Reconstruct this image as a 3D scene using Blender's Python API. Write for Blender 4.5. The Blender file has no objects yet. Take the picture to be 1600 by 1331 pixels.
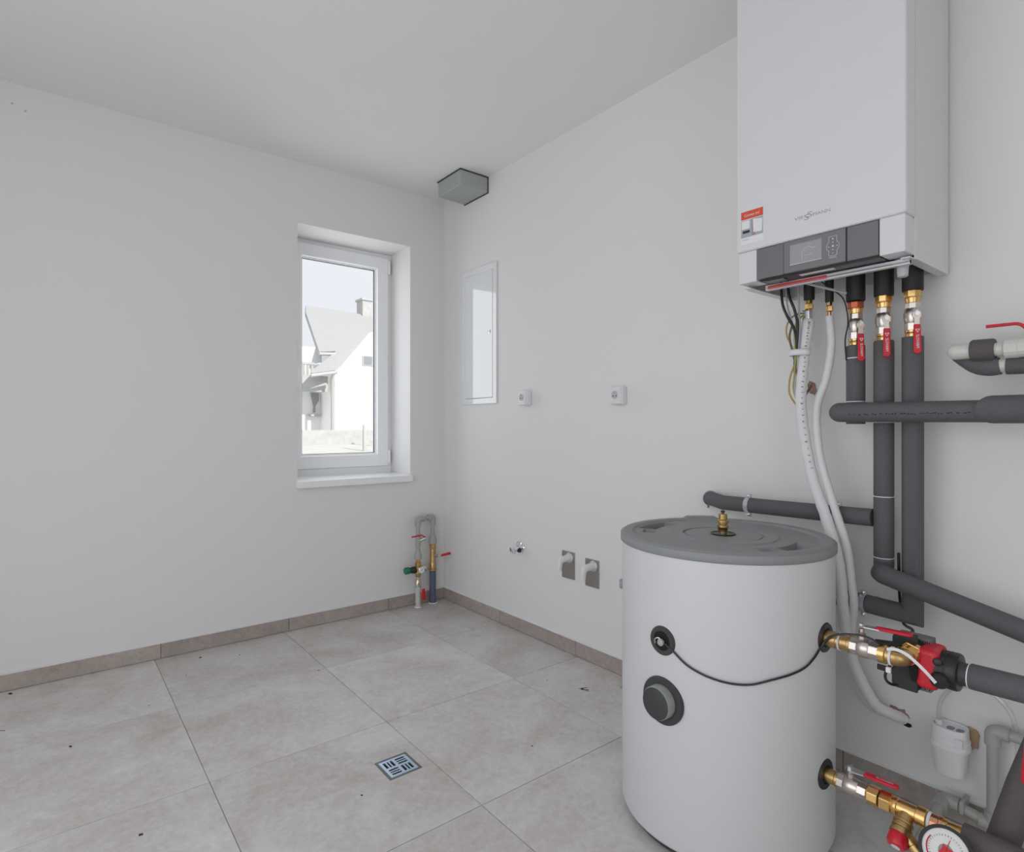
import bpy, bmesh, math, random
from mathutils import Vector, Matrix
random.seed(7)
S = bpy.context.scene
COL = S.collection
# ------------------------------------------------------------------ camera
cam_d = bpy.data.cameras.new('camera'); cam = bpy.data.objects.new('camera', cam_d); COL.objects.link(cam)
cam.location = (-2.037, -3.298, 1.129)
cam.rotation_euler = (math.radians(90), 0, math.radians(-38.3))
cam_d.sensor_width = 36; cam_d.lens = 36 * 916 / 1600; cam_d.clip_start = 0.02; cam_d.clip_end = 300
S.camera = cam
# ------------------------------------------------------------------ world, sun, daylight, exposure
S.view_settings.view_transform = 'Standard'; S.view_settings.look = 'None'
S.view_settings.gamma = 1; S.view_settings.exposure = 0.0; S.view_settings.use_curve_mapping = False
W = bpy.data.worlds.new('world'); S.world = W; W.use_nodes = True
bg = W.node_tree.nodes['Background']; bg.inputs[0].default_value = (0.83, 0.87, 0.93, 1); bg.inputs[1].default_value = 1.0
def lamp(name, kind, loc, rot, energy, color, **k):
    d = bpy.data.lights.new(name, kind); d.energy = energy; d.color = color
    for a, b in k.items(): setattr(d, a, b)
    o = bpy.data.objects.new(name, d); COL.objects.link(o); o.location = loc; o.rotation_euler = rot
    return o
sun = lamp('sun', 'SUN', (6, -6, 20), (0, 0, 0), 3.6, (1, .96, .9), angle=0.02)
sun.rotation_euler = Vector((-0.2, 0.78, -0.6)).to_track_quat('-Z', 'Y').to_euler()
# added area light at an assumed, unseen opening in the left wall
lamp('added_light_left', 'AREA', (-3.21, -2.45, 1.25), (0, math.radians(-90), 0), 18.8, (0.97, 0.98, 1.0), shape='RECTANGLE', size=2.2, size_y=2.8)
# added area light in an assumed doorway behind the camera, for flatter light
lamp('added_light_doorway', 'AREA', (-2.15, -4.62, 1.1), (math.radians(90), 0, 0), 9.5, (1.0, 0.985, 0.97), shape='RECTANGLE', size=1.5, size_y=2.1)
# daylight through the small window
lamp('daylight_window', 'AREA', (-0.60, 0.45, 1.55), (math.radians(-90), 0, 0), 4.5, (0.93, 0.96, 1.0), shape='RECTANGLE', size=0.6, size_y=1.3)

# ------------------------------------------------------------------ materials
MATS = {}
def nt(name):
    m = bpy.data.materials.new(name); m.use_nodes = True
    return m, m.node_tree, m.node_tree.nodes['Principled BSDF']
def mat(name, col, rough=0.5, metal=0.0, noise=0.0, nscale=30, bump=0.0, bscale=200, coat=0.0, spec=0.5):
    if name in MATS: return MATS[name]
    m, t, p = nt(name); N = t.nodes.new; lk = t.links.new
    p.inputs['Roughness'].default_value = rough; p.inputs['Metallic'].default_value = metal
    p.inputs['Coat Weight'].default_value = coat; p.inputs['Specular IOR Level'].default_value = spec
    c = (*col, 1); p.inputs['Base Color'].default_value = c
    tc = N('ShaderNodeTexCoord')
    if noise:
        n = N('ShaderNodeTexNoise'); n.inputs['Scale'].default_value = nscale; n.inputs['Detail'].default_value = 4
        lk(tc.outputs['Object'], n.inputs['Vector'])
        r = N('ShaderNodeMix'); r.data_type = 'RGBA'
        r.inputs['A'].default_value = (*[v * (1 - noise) for v in col], 1); r.inputs['B'].default_value = (*[min(1, v * (1 + noise)) for v in col], 1)
        lk(n.outputs[0], r.inputs['Factor']); lk(r.outputs['Result'], p.inputs['Base Color'])
    if bump:
        n = N('ShaderNodeTexNoise'); n.inputs['Scale'].default_value = bscale; n.inputs['Detail'].default_value = 3
        lk(tc.outputs['Object'], n.inputs['Vector'])
        b = N('ShaderNodeBump'); b.inputs['Strength'].default_value = bump; b.inputs['Distance'].default_value = 0.002
        lk(n.outputs[0], b.inputs['Height']); lk(b.outputs[0], p.inputs['Normal'])
    MATS[name] = m; return m
def tile_mat(name, c1, c2, c3, rough):
    m, t, p = nt(name); N = t.nodes.new; lk = t.links.new
    g = N('ShaderNodeNewGeometry'); oi = N('ShaderNodeObjectInfo')
    cmb = N('ShaderNodeCombineXYZ'); mu = N('ShaderNodeMath'); mu.operation = 'MULTIPLY'; mu.inputs[1].default_value = 37.0
    lk(oi.outputs['Random'], mu.inputs[0]); lk(mu.outputs[0], cmb.inputs[2])
    ad = N('ShaderNodeVectorMath'); ad.operation = 'ADD'; lk(g.outputs['Position'], ad.inputs[0]); lk(cmb.outputs[0], ad.inputs[1])
    n1 = N('ShaderNodeTexNoise'); n1.inputs['Scale'].default_value = 3.4; n1.inputs['Detail'].default_value = 9; n1.inputs['Roughness'].default_value = 0.68; n1.inputs['Distortion'].default_value = 0.5
    n2 = N('ShaderNodeTexNoise'); n2.inputs['Scale'].default_value = 46; n2.inputs['Detail'].default_value = 6; n2.inputs['Roughness'].default_value = 0.7
    n3 = N('ShaderNodeTexVoronoi'); n3.inputs['Scale'].default_value = 120
    for n in (n1, n2, n3): lk(ad.outputs[0], n.inputs['Vector'])
    r1 = N('ShaderNodeValToRGB'); r1.color_ramp.elements[0].position = .3; r1.color_ramp.elements[1].position = .72
    r1.color_ramp.elements[0].color = (*c1, 1); r1.color_ramp.elements[1].color = (*c2, 1)
    lk(n1.outputs[0], r1.inputs[0])
    mx = N('ShaderNodeMix'); mx.data_type = 'RGBA'; mx.blend_type = 'OVERLAY'; mx.inputs['Factor'].default_value = .38
    lk(r1.outputs[0], mx.inputs['A']); lk(n2.outputs[0], mx.inputs['B'])
    hs = N('ShaderNodeHueSaturation'); lk(mx.outputs['Result'], hs.inputs['Color'])
    v = N('ShaderNodeMapRange'); v.inputs['To Min'].default_value = .93; v.inputs['To Max'].default_value = 1.06
    lk(oi.outputs['Random'], v.inputs['Value']); lk(v.outputs[0], hs.inputs['Value'])
    lk(hs.outputs[0], p.inputs['Base Color'])
    rr = N('ShaderNodeMapRange'); rr.inputs['To Min'].default_value = rough - .08; rr.inputs['To Max'].default_value = rough + .12
    lk(n1.outputs[0], rr.inputs['Value']); lk(rr.outputs[0], p.inputs['Roughness'])
    b = N('ShaderNodeBump'); b.inputs['Strength'].default_value = .12; b.inputs['Distance'].default_value = .002
    lk(n2.outputs[0], b.inputs['Height']); lk(b.outputs[0], p.inputs['Normal'])
    return m
def glass_mat(name, tint=(1, 1, 1), refl=0.06):
    m = bpy.data.materials.new(name); m.use_nodes = True; t = m.node_tree; t.nodes.clear(); N = t.nodes.new
    o = N('ShaderNodeOutputMaterial'); a = N('ShaderNodeBsdfTransparent'); a.inputs[0].default_value = (*tint, 1)
    g = N('ShaderNodeBsdfGlossy'); g.inputs['Roughness'].default_value = .02; x = N('ShaderNodeMixShader'); x.inputs[0].default_value = refl
    t.links.new(a.outputs[0], x.inputs[1]); t.links.new(g.outputs[0], x.inputs[2]); t.links.new(x.outputs[0], o.inputs[0])
    return m
WALL = mat('wall_paint', (.80, .795, .79), .85, noise=.012, nscale=2.5, bump=.06, bscale=160)
CEIL = mat('ceiling_paint', (.84, .84, .835), .9, noise=.01, nscale=2, bump=.04, bscale=160)
TILE = tile_mat('floor_tile_stone', (.50, .462, .438), (.735, .722, .71), None, .45)
SKIRT = tile_mat('skirting_tile_darkened', (.37, .315, .28), (.47, .415, .38), None, .5)  # floor tile made browner, with the dimmer upright faces darkened into its colour
GROUT = mat('grout', (.46, .435, .415), .9, noise=.1, nscale=80)
PVC = mat('white_pvc', (.92, .93, .945), .3)
GLASS = glass_mat('window_glass')
WENAM = mat('white_enamel', (.74, .745, .76), .4, coat=.15)
LGREY = mat('light_grey_plastic', (.52, .53, .54), .5)
PANEL = mat('panel_grey', (.17, .175, .18), .38)
PANEL2 = mat('panel_grey_module', (.19, .195, .20), .34)
SCREEN = mat('lcd_screen', (.36, .365, .37), .18)
SILVER = mat('silver_print', (.62, .63, .64), .4)
RED = mat('red_vinyl', (.62, .012, .035), .32)
REDSTRIP = mat('red_strip', (.60, .05, .05), .45)
ALU = mat('aluminium_strip', (.62, .62, .65), .38, metal=.55, noise=.08, nscale=60)
ZINC = mat('zinc_steel', (.68, .69, .72), .3, metal=1.0)
CHROME = mat('chrome', (.82, .83, .85), .08, metal=1.0)
NICKEL = mat('nickel_plated_brass', (.66, .60, .555), .3, metal=1.0, noise=.06, nscale=90)
BRASS = mat('brass', (.78, .50, .20), .25, metal=1.0, noise=.15, nscale=120)
BRASSD = mat('brass_dull', (.56, .38, .17), .34, metal=1.0, noise=.2, nscale=90)
COPPER = mat('copper', (.70, .33, .20), .28, metal=1.0, noise=.1, nscale=60)
COPRED = mat('copper_red_nut', (.52, .13, .07), .35, metal=.7, noise=.15, nscale=80)
FOAM = mat('grey_foam', (.115, .117, .124), .72, noise=.22, nscale=260, bump=.5, bscale=420, spec=.45)
FOAMB = mat('brown_grey_foam', (.115, .10, .105), .75, noise=.22, nscale=260, bump=.45, bscale=420)
RUBBER = mat('black_rubber', (.012, .012, .014), .55)
BLACK = mat('black_plastic', (.016, .017, .019), .36)
DGREY = mat('dark_grey_plastic', (.045, .048, .05), .5)
DGREY2 = mat('shell_dark_foam', (.032, .034, .035), .7, bump=.3, bscale=300)
SHELLG = mat('shell_grey_face', (.16, .165, .165), .65, bump=.3, bscale=300)
LIDG = mat('tank_lid_grey', (.27, .278, .286), .52, bump=.1, bscale=500)
LIDG2 = mat('worn_grey_plastic', (.30, .31, .315), .6, noise=.25, nscale=90)
TANK = mat('tank_white_jacket', (.655, .662, .68), .45, coat=.1)
HOSE = mat('white_foil_hose', (.76, .76, .77), .5, noise=.05, nscale=60, bump=.5, bscale=90)
WHITEP = mat('white_plastic', (.80, .81, .82), .35)
PPR = mat('grey_ppr', (.40, .41, .385), .42)
PPRW = mat('pale_green_ppr', (.66, .68, .61), .3)
CREAMP = mat('pale_pipe', (.60, .59, .57), .45)
BLUEP = mat('blue_grey_pe', (.095, .125, .19), .5)
GREEN = mat('green_plastic', (.0, .20, .10), .4)
STEEL = mat('brushed_steel_plate', (.40, .375, .36), .34, metal=.85, noise=.1, nscale=25)
DRAINB = mat('drain_grate_zinc', (.46, .58, .70), .3, metal=.75)
DRAINF = mat('drain_frame', (.16, .165, .165), .45, metal=.4)
DARK = mat('dark_void', (.01, .01, .01), .9)
VENT = mat('vent_grey', (.40, .42, .415), .6)
CABL = mat('cabinet_gloss_white', (.80, .815, .83), .07, coat=.5)
INK = mat('black_ink', (.03, .03, .035), .7)
INKG = mat('grey_ink', (.30, .30, .31), .7)
LOGO = mat('logo_grey', (.42, .36, .355), .35, metal=.3)
ORANGE = mat('sticker_orange', (.74, .09, .045), .4)
STW = mat('sticker_white', (.82, .82, .83), .4)
STB = mat('sticker_blue_grey', (.40, .43, .50), .4)
STP = mat('sticker_taupe', (.36, .27, .27), .4)
BRICK = mat('broken_plaster', (.36, .22, .19), .95, noise=.5, nscale=120, bump=1, bscale=120)
PUFOAM = mat('expanding_foam', (.46, .33, .22), .9, noise=.2, nscale=90, bump=.8, bscale=90)
CLEAR = glass_mat('clear_tube', (.94, .95, .96), .16)
YG = mat('wire_yellow_green', (.36, .38, .10), .5); YEL = mat('wire_yellow', (.46, .34, .09), .5)
GRW = mat('wire_grey', (.42, .44, .45), .5); BRW = mat('wire_brown', (.16, .10, .07), .5)
DIAL = mat('dial_white', (.80, .80, .80), .3)
OWALL = mat('render_white', (.92, .92, .92), .9); OROOF = mat('roof_tile', (.40, .405, .415), .9, noise=.06, nscale=9)
OWOOD = mat('weathered_wood', (.50, .51, .50), .9); OGRND = mat('dry_ground', (.58, .58, .54), .95, noise=.12, nscale=2)
OSTONE = mat('pale_stone', (.50, .50, .50), .9, noise=.2, nscale=6)
OPANE = mat('far_pane', (.30, .31, .33), .2)

# ------------------------------------------------------------------ mesh helpers
def frame(d):
    d = Vector(d).normalized(); a = Vector((0, 0, 1)) if abs(d.z) < .9 else Vector((1, 0, 0))
    u = d.cross(a).normalized(); return u, d.cross(u).normalized(), d
class MB:
    def __init__(s): s.v = []; s.f = []
    def add(s, vs, fs):
        n = len(s.v); s.v += [tuple(p) for p in vs]; s.f += [tuple(i + n for i in f) for f in fs]; return s
    def box(s, x0, x1, y0, y1, z0, z1):
        x0, x1 = sorted((x0, x1)); y0, y1 = sorted((y0, y1)); z0, z1 = sorted((z0, z1))
        return s.add([(x0,y0,z0),(x1,y0,z0),(x1,y1,z0),(x0,y1,z0),(x0,y0,z1),(x1,y0,z1),(x1,y1,z1),(x0,y1,z1)],
                     [(3,2,1,0),(4,5,6,7),(0,1,5,4),(1,2,6,5),(2,3,7,6),(3,0,4,7)])
    def obox(s, c, ax, ay, az, hx, hy, hz):
        c = Vector(c); ax, ay, az = (Vector(a).normalized() for a in (ax, ay, az))
        P = [c + ax*hx*i + ay*hy*j + az*hz*k for k in (-1, 1) for (i, j) in ((-1,-1),(1,-1),(1,1),(-1,1))]
        fl = ax.cross(ay).dot(az) < 0
        F = [(3,2,1,0),(4,5,6,7),(0,1,5,4),(1,2,6,5),(2,3,7,6),(3,0,4,7)]
        return s.add(P, [f[::-1] for f in F] if fl else F)
    def prism(s, poly, o, u, w, n, t):
        """poly of (a, b) in the plane (u, w) at o, extruded by t along n"""
        o, u, w, n = Vector(o), Vector(u).normalized(), Vector(w).normalized(), Vector(n).normalized(); k = len(poly)
        A = [o + u*a + w*b for a, b in poly]; B = [p + n*t for p in A]
        return s.add(A + B, [tuple(range(k))[::-1], tuple(range(k, 2*k))] + [(i, (i+1) % k, k + (i+1) % k, k + i) for i in range(k)])
    def lathe(s, o, d, prof, seg=20, phase=0.0, capa=True, capb=True, squash=None):
        """prof: (t along d, radius)"""
        o = Vector(o); u, w, d = frame(d); n0 = len(s.v); V = []; F = []
        for t, r in prof:
            for i in range(seg):
                a = 2*math.pi*i/seg + phase; V.append(o + d*t + u*(r*math.cos(a)) + w*(r*math.sin(a)))
        for j in range(len(prof) - 1):
            for i in range(seg):
                F.append((j*seg + i, j*seg + (i+1) % seg, (j+1)*seg + (i+1) % seg, (j+1)*seg + i))
        if capa: F.append(tuple(range(seg))[::-1])
        if capb: F.append(tuple((len(prof)-1)*seg + i for i in range(seg)))
        return s.add(V, F)
    def cyl(s, a, b, r, seg=20, r2=None, phase=0.0):
        a, b = Vector(a), Vector(b); return s.lathe(a, b - a, [(0, r), ((b - a).length, r if r2 is None else r2)], seg, phase)
    def tube(s, pts, r, seg=14, caps=True):
        pts = [Vector(p) for p in pts]; n = len(pts); rs = list(r) + [r[-1]]*n if isinstance(r, (list, tuple)) else [r]*n; V = []; F = []
        T = []
        for i in range(n):
            a = (pts[i] - pts[i-1]).normalized() if i else None; b = (pts[i+1] - pts[i]).normalized() if i < n-1 else None
            T.append((a or b, b or a))
        u, w, _ = frame(T[0][1]); base = [u*math.cos(2*math.pi*k/seg) + w*math.sin(2*math.pi*k/seg) for k in range(seg)]
        dprev = T[0][1]
        for i in range(n):
            a, b = T[i]; nrm = (a + b).normalized()
            for k in range(seg):
                off = base[k]*rs[i]; den = a.dot(nrm)
                off = off - a*(off.dot(nrm)/den) if den > .2 else off
                V.append(pts[i] + off)
            q = a.rotation_difference(b); base = [q @ x for x in base]
        for j in range(n-1):
            for k in range(seg): F.append((j*seg+k, j*seg+(k+1) % seg, (j+1)*seg+(k+1) % seg, (j+1)*seg+k))
        if caps: F += [tuple(range(seg))[::-1], tuple((n-1)*seg+k for k in range(seg))]
        return s.add(V, F)
    def ring(s, o, d, r0, r1, t):
        return s.lathe(o, d, [(0, r0), (0, r1), (t, r1), (t, r0), (0, r0)], 28, capa=False, capb=False)
def curve(pts, n=8):
    P = [Vector(p) for p in pts]; P = [P[0]*2 - P[1]] + P + [P[-1]*2 - P[-2]]; out = []
    for i in range(1, len(P)-2):
        a, b, c, d = P[i-1:i+3]
        for k in range(n):
            t = k/n; out.append(.5*((2*b) + (c-a)*t + (2*a-5*b+4*c-d)*t*t + (3*b-a-3*c+d)*t**3))
    return out + [P[-2]]
def arc_corner(a, b, c, r, n=7):
    """a-b-c polyline with the corner at b rounded to radius r"""
    a, b, c = Vector(a), Vector(b), Vector(c); p = b + (a-b).normalized()*r; q = b + (c-b).normalized()*r
    return [a] + [p*(1-t)**2 + b*2*t*(1-t) + q*t*t for t in [i/n for i in range(n+1)]] + [c]
def obj(name, mb, m, parent=None, bevel=0.0, smooth=True, label=None, angle=40, seg=2):
    me = bpy.data.meshes.new(name)
    if isinstance(mb, MB): me.from_pydata(mb.v, [], mb.f)
    else: me = mb
    me.materials.clear(); me.materials.append(m); me.update()
    if smooth:
        me.shade_smooth(); me.set_sharp_from_angle(angle=math.radians(angle))
    o = bpy.data.objects.new(name, me); COL.objects.link(o)
    if bevel:
        b = o.modifiers.new('bevel', 'BEVEL'); b.width = bevel; b.segments = seg; b.limit_method = 'ANGLE'; b.angle_limit = math.radians(40)
    if parent:
        o.parent = parent
        if parent.type == 'EMPTY': o.matrix_parent_inverse = Matrix.Translation(-Vector(parent.location))
    if label: o['label'] = label
    return o
def thing(name, label, cat, loc=(0, 0, 0), group=None):
    o = bpy.data.objects.new(name, None); COL.objects.link(o); o.location = loc; o.empty_display_size = .05
    o['label'] = label; o['category'] = cat
    if group: o['group'] = group
    return o
def tag(o, label, cat, group=None):
    o['label'] = label; o['category'] = cat
    if group: o['group'] = group
    return o
def struct(o): o['kind'] = 'structure'; return o
def text_mesh(body, size, o, right, up, thick=.0004, width=None, align='CENTER'):
    cu = bpy.data.curves.new('lettering', 'FONT'); cu.body = body; cu.size = 1; cu.resolution_u = 2
    ob = bpy.data.objects.new('lettering', cu); COL.objects.link(ob)
    me = bpy.data.meshes.new_from_object(ob.evaluated_get(bpy.context.evaluated_depsgraph_get()))
    bpy.data.objects.remove(ob); bpy.data.curves.remove(cu)
    xs = [v.co.x for v in me.vertices]; ys = [v.co.y for v in me.vertices]
    cx, w = (min(xs) + max(xs))/2, max(xs) - min(xs); cy, h = (min(ys) + max(ys))/2, max(ys) - min(ys)
    sy = size/h; sx = sy if width is None else width/w
    right, up = Vector(right).normalized(), Vector(up).normalized(); n = right.cross(up)
    for v in me.vertices: v.co = Vector(o) + right*((v.co.x - cx)*sx) + up*((v.co.y - cy)*sy) + n*thick
    return me
def slab_hole(x0, x1, y0, y1, z0, z1, hx0, hx1, hy0, hy1):
    """box with a rectangular hole through z"""
    V = []
    for z in (z0, z1):
        V += [(x0,y0,z),(x1,y0,z),(x1,y1,z),(x0,y1,z),(hx0,hy0,z),(hx1,hy0,z),(hx1,hy1,z),(hx0,hy1,z)]
    F = []
    for i in range(4):
        j = (i+1) % 4
        F += [(8+i, 8+j, 12+j, 12+i), (j, i, 4+i, 4+j), (i, j, 8+j, 8+i), (4+j, 4+i, 12+i, 12+j)]
    return MB().add(V, F)

# ================================================================== SETTING
RX, RY, H = -3.2, -4.6, 2.6
DX0, DX1, DY0, DY1 = -1.183, -1.067, -1.592, -1.474          # floor drain
floor = struct(obj('floor', slab_hole(RX, 0, RY, 0, -.06, -.003, DX0-.002, DX1+.002, DY0-.002, DY1+.002), GROUT, smooth=False))
TX = [0.0, -.405, -1.025, -1.637, -2.252, -2.867, RX]; TY = [0.0, -.612, -1.245, -1.872, -2.487, -3.102, -3.717, -4.332, RY]
g = .0013
for i in range(len(TX)-1):
    for j in range(len(TY)-1):
        x1, x0, y1, y0 = TX[i]-g, TX[i+1]+g, TY[j]-g, TY[j+1]+g
        if x0 < DX0 < x1 and y0 < DY0 < y1: m_ = slab_hole(x0, x1, y0, y1, -.012, 0, DX0, DX1, DY0, DY1)
        else: m_ = MB().box(x0, x1, y0, y1, -.012, 0)
        obj('floor_tile', m_, TILE, floor, bevel=.0008, smooth=False, seg=1)
struct(obj('ceiling', MB().box(RX-.3, .3, RY-.3, .4, H, H+.25), CEIL, smooth=False))
def wall_with_hole(axis, a0, a1, z0, z1, t0, t1, h):
    """wall along `axis` ('x' or 'y'), hole h = (a0, a1, z0, z1)"""
    V = []
    for t in (t0, t1):
        for a, z in ((a0,z0),(a1,z0),(a1,z1),(a0,z1),(h[0],h[2]),(h[1],h[2]),(h[1],h[3]),(h[0],h[3])):
            V.append((a, t, z) if axis == 'x' else (t, a, z))
    F = []
    for i in range(4):
        j = (i+1) % 4
        F += [(i, j, 4+j, 4+i), (8+j, 8+i, 12+i, 12+j), (j, i, 8+i, 8+j), (4+i, 4+j, 12+j, 12+i)]
    mb = MB().add(V, F)
    return mb
WX0, WX1, WZ0, WZ1 = -.952, -.25, .80, 2.26
def fixn(o):
    bm = bmesh.new(); bm.from_mesh(o.data); bmesh.ops.recalc_face_normals(bm, faces=bm.faces); bm.to_mesh(o.data); bm.free(); return o
wall_back = fixn(struct(obj('wall_back', wall_with_hole('x', RX-.3, .3, -.06, H, 0, .40, (WX0, WX1, WZ0-.02, WZ1)), WALL, smooth=False)))
wall_right = struct(obj('wall_right', MB().box(0, .3, RY-.3, 0, -.06, H), WALL, smooth=False))
wall_left = fixn(struct(obj('wall_left', wall_with_hole('y', RY, 0, -.06, H, RX-.3, RX, (-3.85, -1.05, .02, 2.3)), WALL, smooth=False)))
fixn(struct(obj('wall_front', wall_with_hole('x', RX-.3, 0, -.06, H, RY-.3, RY, (-2.95, -1.35, -.01, 2.2)), WALL, smooth=False)))
struct(obj('sun_block_panel', MB().box(-3.0, -1.3, RY-.36, RY-.3, -.06, 2.3), PVC, smooth=False))  # unseen panel added behind the doorway to keep the sun out
# skirting tiles
bb = struct(obj('baseboard_back', MB().box(RX, 0, -.003, 0, 0, .070), GROUT, smooth=False))
jx = [0, -.404, -1.001, -1.611, -2.222, -2.833, RX]
for a, b in zip(jx, jx[1:]): obj('skirting_tile', MB().box(b+.0012, a-.0012, -.009, -.001, .002, .072), SKIRT, bb, bevel=.001, smooth=False, seg=1)
obj('sealant_bead', MB().box(RX, 0, -.0075, 0, .072, .0765), WALL, bb, smooth=False)
br = struct(obj('baseboard_right', MB().box(-.003, 0, RY, -.009, 0, .070), GROUT, smooth=False))
jy = [-.009, -.612, -1.232, -1.850, -2.468, -3.086, -3.704, -4.322, RY]
for a, b in zip(jy, jy[1:]): obj('skirting_tile', MB().box(-.009, -.001, b+.0012, a-.0012, .002, .072), SKIRT, br, bevel=.001, smooth=False, seg=1)
obj('sealant_bead', MB().box(-.0075, 0, RY, -.009, .072, .0765), WALL, br, smooth=False)

# ---- window in the back wall
win = bpy.data.objects.new('window_1', None); COL.objects.link(win); win.location = (-.6, .28, .82); win['kind'] = 'structure'
def rect_frame(x0, x1, z0, z1, y0, y1, w, wb=None):
    mb = MB(); wb = wb or w
    V = []
    for y in (y0, y1):
        for x, z in ((x0,z0),(x1,z0),(x1,z1),(x0,z1),(x0+w,z0+wb),(x1-w,z0+wb),(x1-w,z1-w),(x0+w,z1-w)): V.append((x, y, z))
    F = []
    for i in range(4):
        j = (i+1) % 4
        F += [(i, j, 4+j, 4+i), (8+j, 8+i, 12+i, 12+j), (j, i, 8+i, 8+j), (4+i, 4+j, 12+j, 12+i)]
    return mb.add(V, F)
fixn(obj('window_frame', rect_frame(WX0, WX1, .822, WZ1, .262, .33, .045), PVC, win, bevel=.003, smooth=False))
sash = fixn(obj('sash', rect_frame(-.925, -.277, .868, 2.235, .246, .315, .078), PVC, win, bevel=.005, smooth=False))
fixn(obj('glazing_bead', rect_frame(-.848, -.354, .945, 2.158, .268, .30, .010), PVC, sash, bevel=.002, smooth=False))
fixn(obj('glazing_gasket', rect_frame(-.839, -.363, .954, 2.149, .274, .290, .004), DGREY, sash, smooth=False))
obj('pane', MB().box(-.842, -.36, .952, 2.152, .282, .286), GLASS, sash, smooth=False)
for z in (.885, 2.13): obj('hinge', MB().cyl((-.272, .244, z), (-.272, .244, z+.085), .0075, 12), PVC, win)
hd = obj('window_handle', MB().box(-.895, -.878, .226, .246, 1.44, 1.51), PVC, win, bevel=.003)
obj('lever', MB().box(-.896, -.877, .206, .220, 1.36, 1.475), PVC, hd, bevel=.004)
sill = struct(obj('trim_1', MB().box(-.957, -.245, -.032, .262, .782, .822), PVC, smooth=False, bevel=.004))
# ---- assumed opening beside the camera, out of view, added for the light from the left
w2 = bpy.data.objects.new('added_opening', None); COL.objects.link(w2); w2.location = (-3.3, -2.45, .02); w2['kind'] = 'structure'
for y0, y1 in ((-3.85, -3.79), (-2.48, -2.42), (-1.11, -1.05)): obj('window_frame', MB().box(-3.38, -3.31, y0, y1, .02, 2.3), PVC, w2, bevel=.004, smooth=False)
for z0, z1 in ((.02, .09), (2.23, 2.3)): obj('window_frame', MB().box(-3.38, -3.31, -3.85, -1.05, z0, z1), PVC, w2, bevel=.004, smooth=False)

# ================================================================== HOT WATER TANK
TXc, TYc, TR = -.475, -2.325, .292
tank = thing('hot_water_tank', 'white cylindrical hot water tank with grey lid standing on the tiled floor', 'water tank', (TXc, TYc, 0))
body = MB().lathe((TXc, TYc, 0), (0, 0, 1), [(.022, .270), (.022, TR-.008), (.026, TR-.003), (.034, TR), (.786, TR), (.7875, TR-.004), (.7875, TR-.018), (.768, TR-.030)], 128)
obj('tank_jacket', body, TANK, tank)
obj('base_ring', MB().lathe((TXc, TYc, 0), (0, 0, 1), [(0, .262), (.004, .272), (.020, .280), (.024, .280)], 96), DGREY, tank)
# lid: polar height field with a rim, two handle pockets and two small pockets
def sstep(a, b, x): t = max(0, min(1, (x-a)/(b-a))); return t*t*(3-2*t)
def pocket(r, a, rc, ac, hr, ha, soft):
    da = (a - ac + 180) % 360 - 180; q = max(abs(r-rc)/hr, abs(da)/ha); return 1 - sstep(1-soft, 1+soft, q)
def lid_h(r, a):
    z = .8145
    z -= .007*(1 - sstep(.256, .264, r))
    z += .0035*(1 - sstep(.150, .153, r)) - .0055*(1 - sstep(.112, .1145, r)) + .004*(1 - sstep(.106, .1075, r))
    da = (a - 47 + 180) % 360 - 180
    if r > .225: z += .007*(1 - sstep(9, 12, abs(da)))*sstep(.225, .245, r)*(1 - sstep(.2895, .295, r))
    elif r > .19: pass
    for ac, sg in ((-89, -1), (96, 1)):
        z -= .024*pocket(r, a, .225, ac, .027, 17, .06) + .014*pocket(r, a, .212, ac+27*sg, .018, 7, .12)
    z -= .0055*sstep(.286, .296, r)
    return z
radii = [.030, .05, .08, .1, .105, .106, .1068, .1076, .11, .112, .1132, .1146, .12, .135, .149, .150, .1515, .153, .16, .175, .185, .191, .193, .195, .1964, .1978, .1992, .201, .205, .21, .215, .22, .225, .2275, .2295, .232, .236, .24, .245, .2498, .2506, .2514, .252, .2528, .2538, .256, .2575, .259, .2605, .262, .2635, .266, .272, .28, .2858, .288, .291, .2935, .2955, .2965]
NA = 360; V = []; F = []
for r in radii:
    for k in range(NA):
        a = 360*k/NA; V.append((TXc + r*math.cos(math.radians(a)), TYc + r*math.sin(math.radians(a)), lid_h(r, a)))
nr = len(radii)
for r, z in ((.297, .800), (.2968, .789), (.294, .7865), (.288, .7865)):
    for k in range(NA): a = 2*math.pi*k/NA; V.append((TXc + r*math.cos(a), TYc + r*math.sin(a), z))
for j in range(nr+3):
    for k in range(NA): F.append((j*NA+k, (j+1)*NA+k, (j+1)*NA+(k+1) % NA, j*NA+(k+1) % NA))
F = [f[::1] for f in F]
lid = fixn(obj('lid', MB().add(V, F), LIDG, tank, angle=60))
obj('centre_opening', MB().lathe((TXc, TYc, .801), (0, 0, 1), [(0, .029), (.0125, .0315), (.0125, .035), (.0110, .0355)], 32), BLACK, lid)
for a in (150, -30): obj('clip', MB().lathe((TXc+.082*math.cos(math.radians(a)), TYc+.082*math.sin(math.radians(a)), .802), (0, 0, 1), [(0, .008), (.004, .007), (.005, .004)], 14), LIDG, lid)
av = obj('air_vent', MB().lathe((TXc, TYc, .805), (0, 0, 1), [(0, .0115), (.014, .0115), (.015, .0135), (.024, .0145), (.026, .0165), (.033, .0165), (.035, .0135), (.038, .0135), (.040, .0165), (.047, .0165), (.049, .0125), (.064, .0125), (.066, .010), (.066, .006)], 28), BRASSD, tank)
obj('vent_cap', MB().lathe((TXc, TYc, .871), (0, 0, 1), [(0, .0035), (.003, .0035), (.003, .006), (.008, .006), (.009, .004)], 14), BLACK, av)
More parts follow.
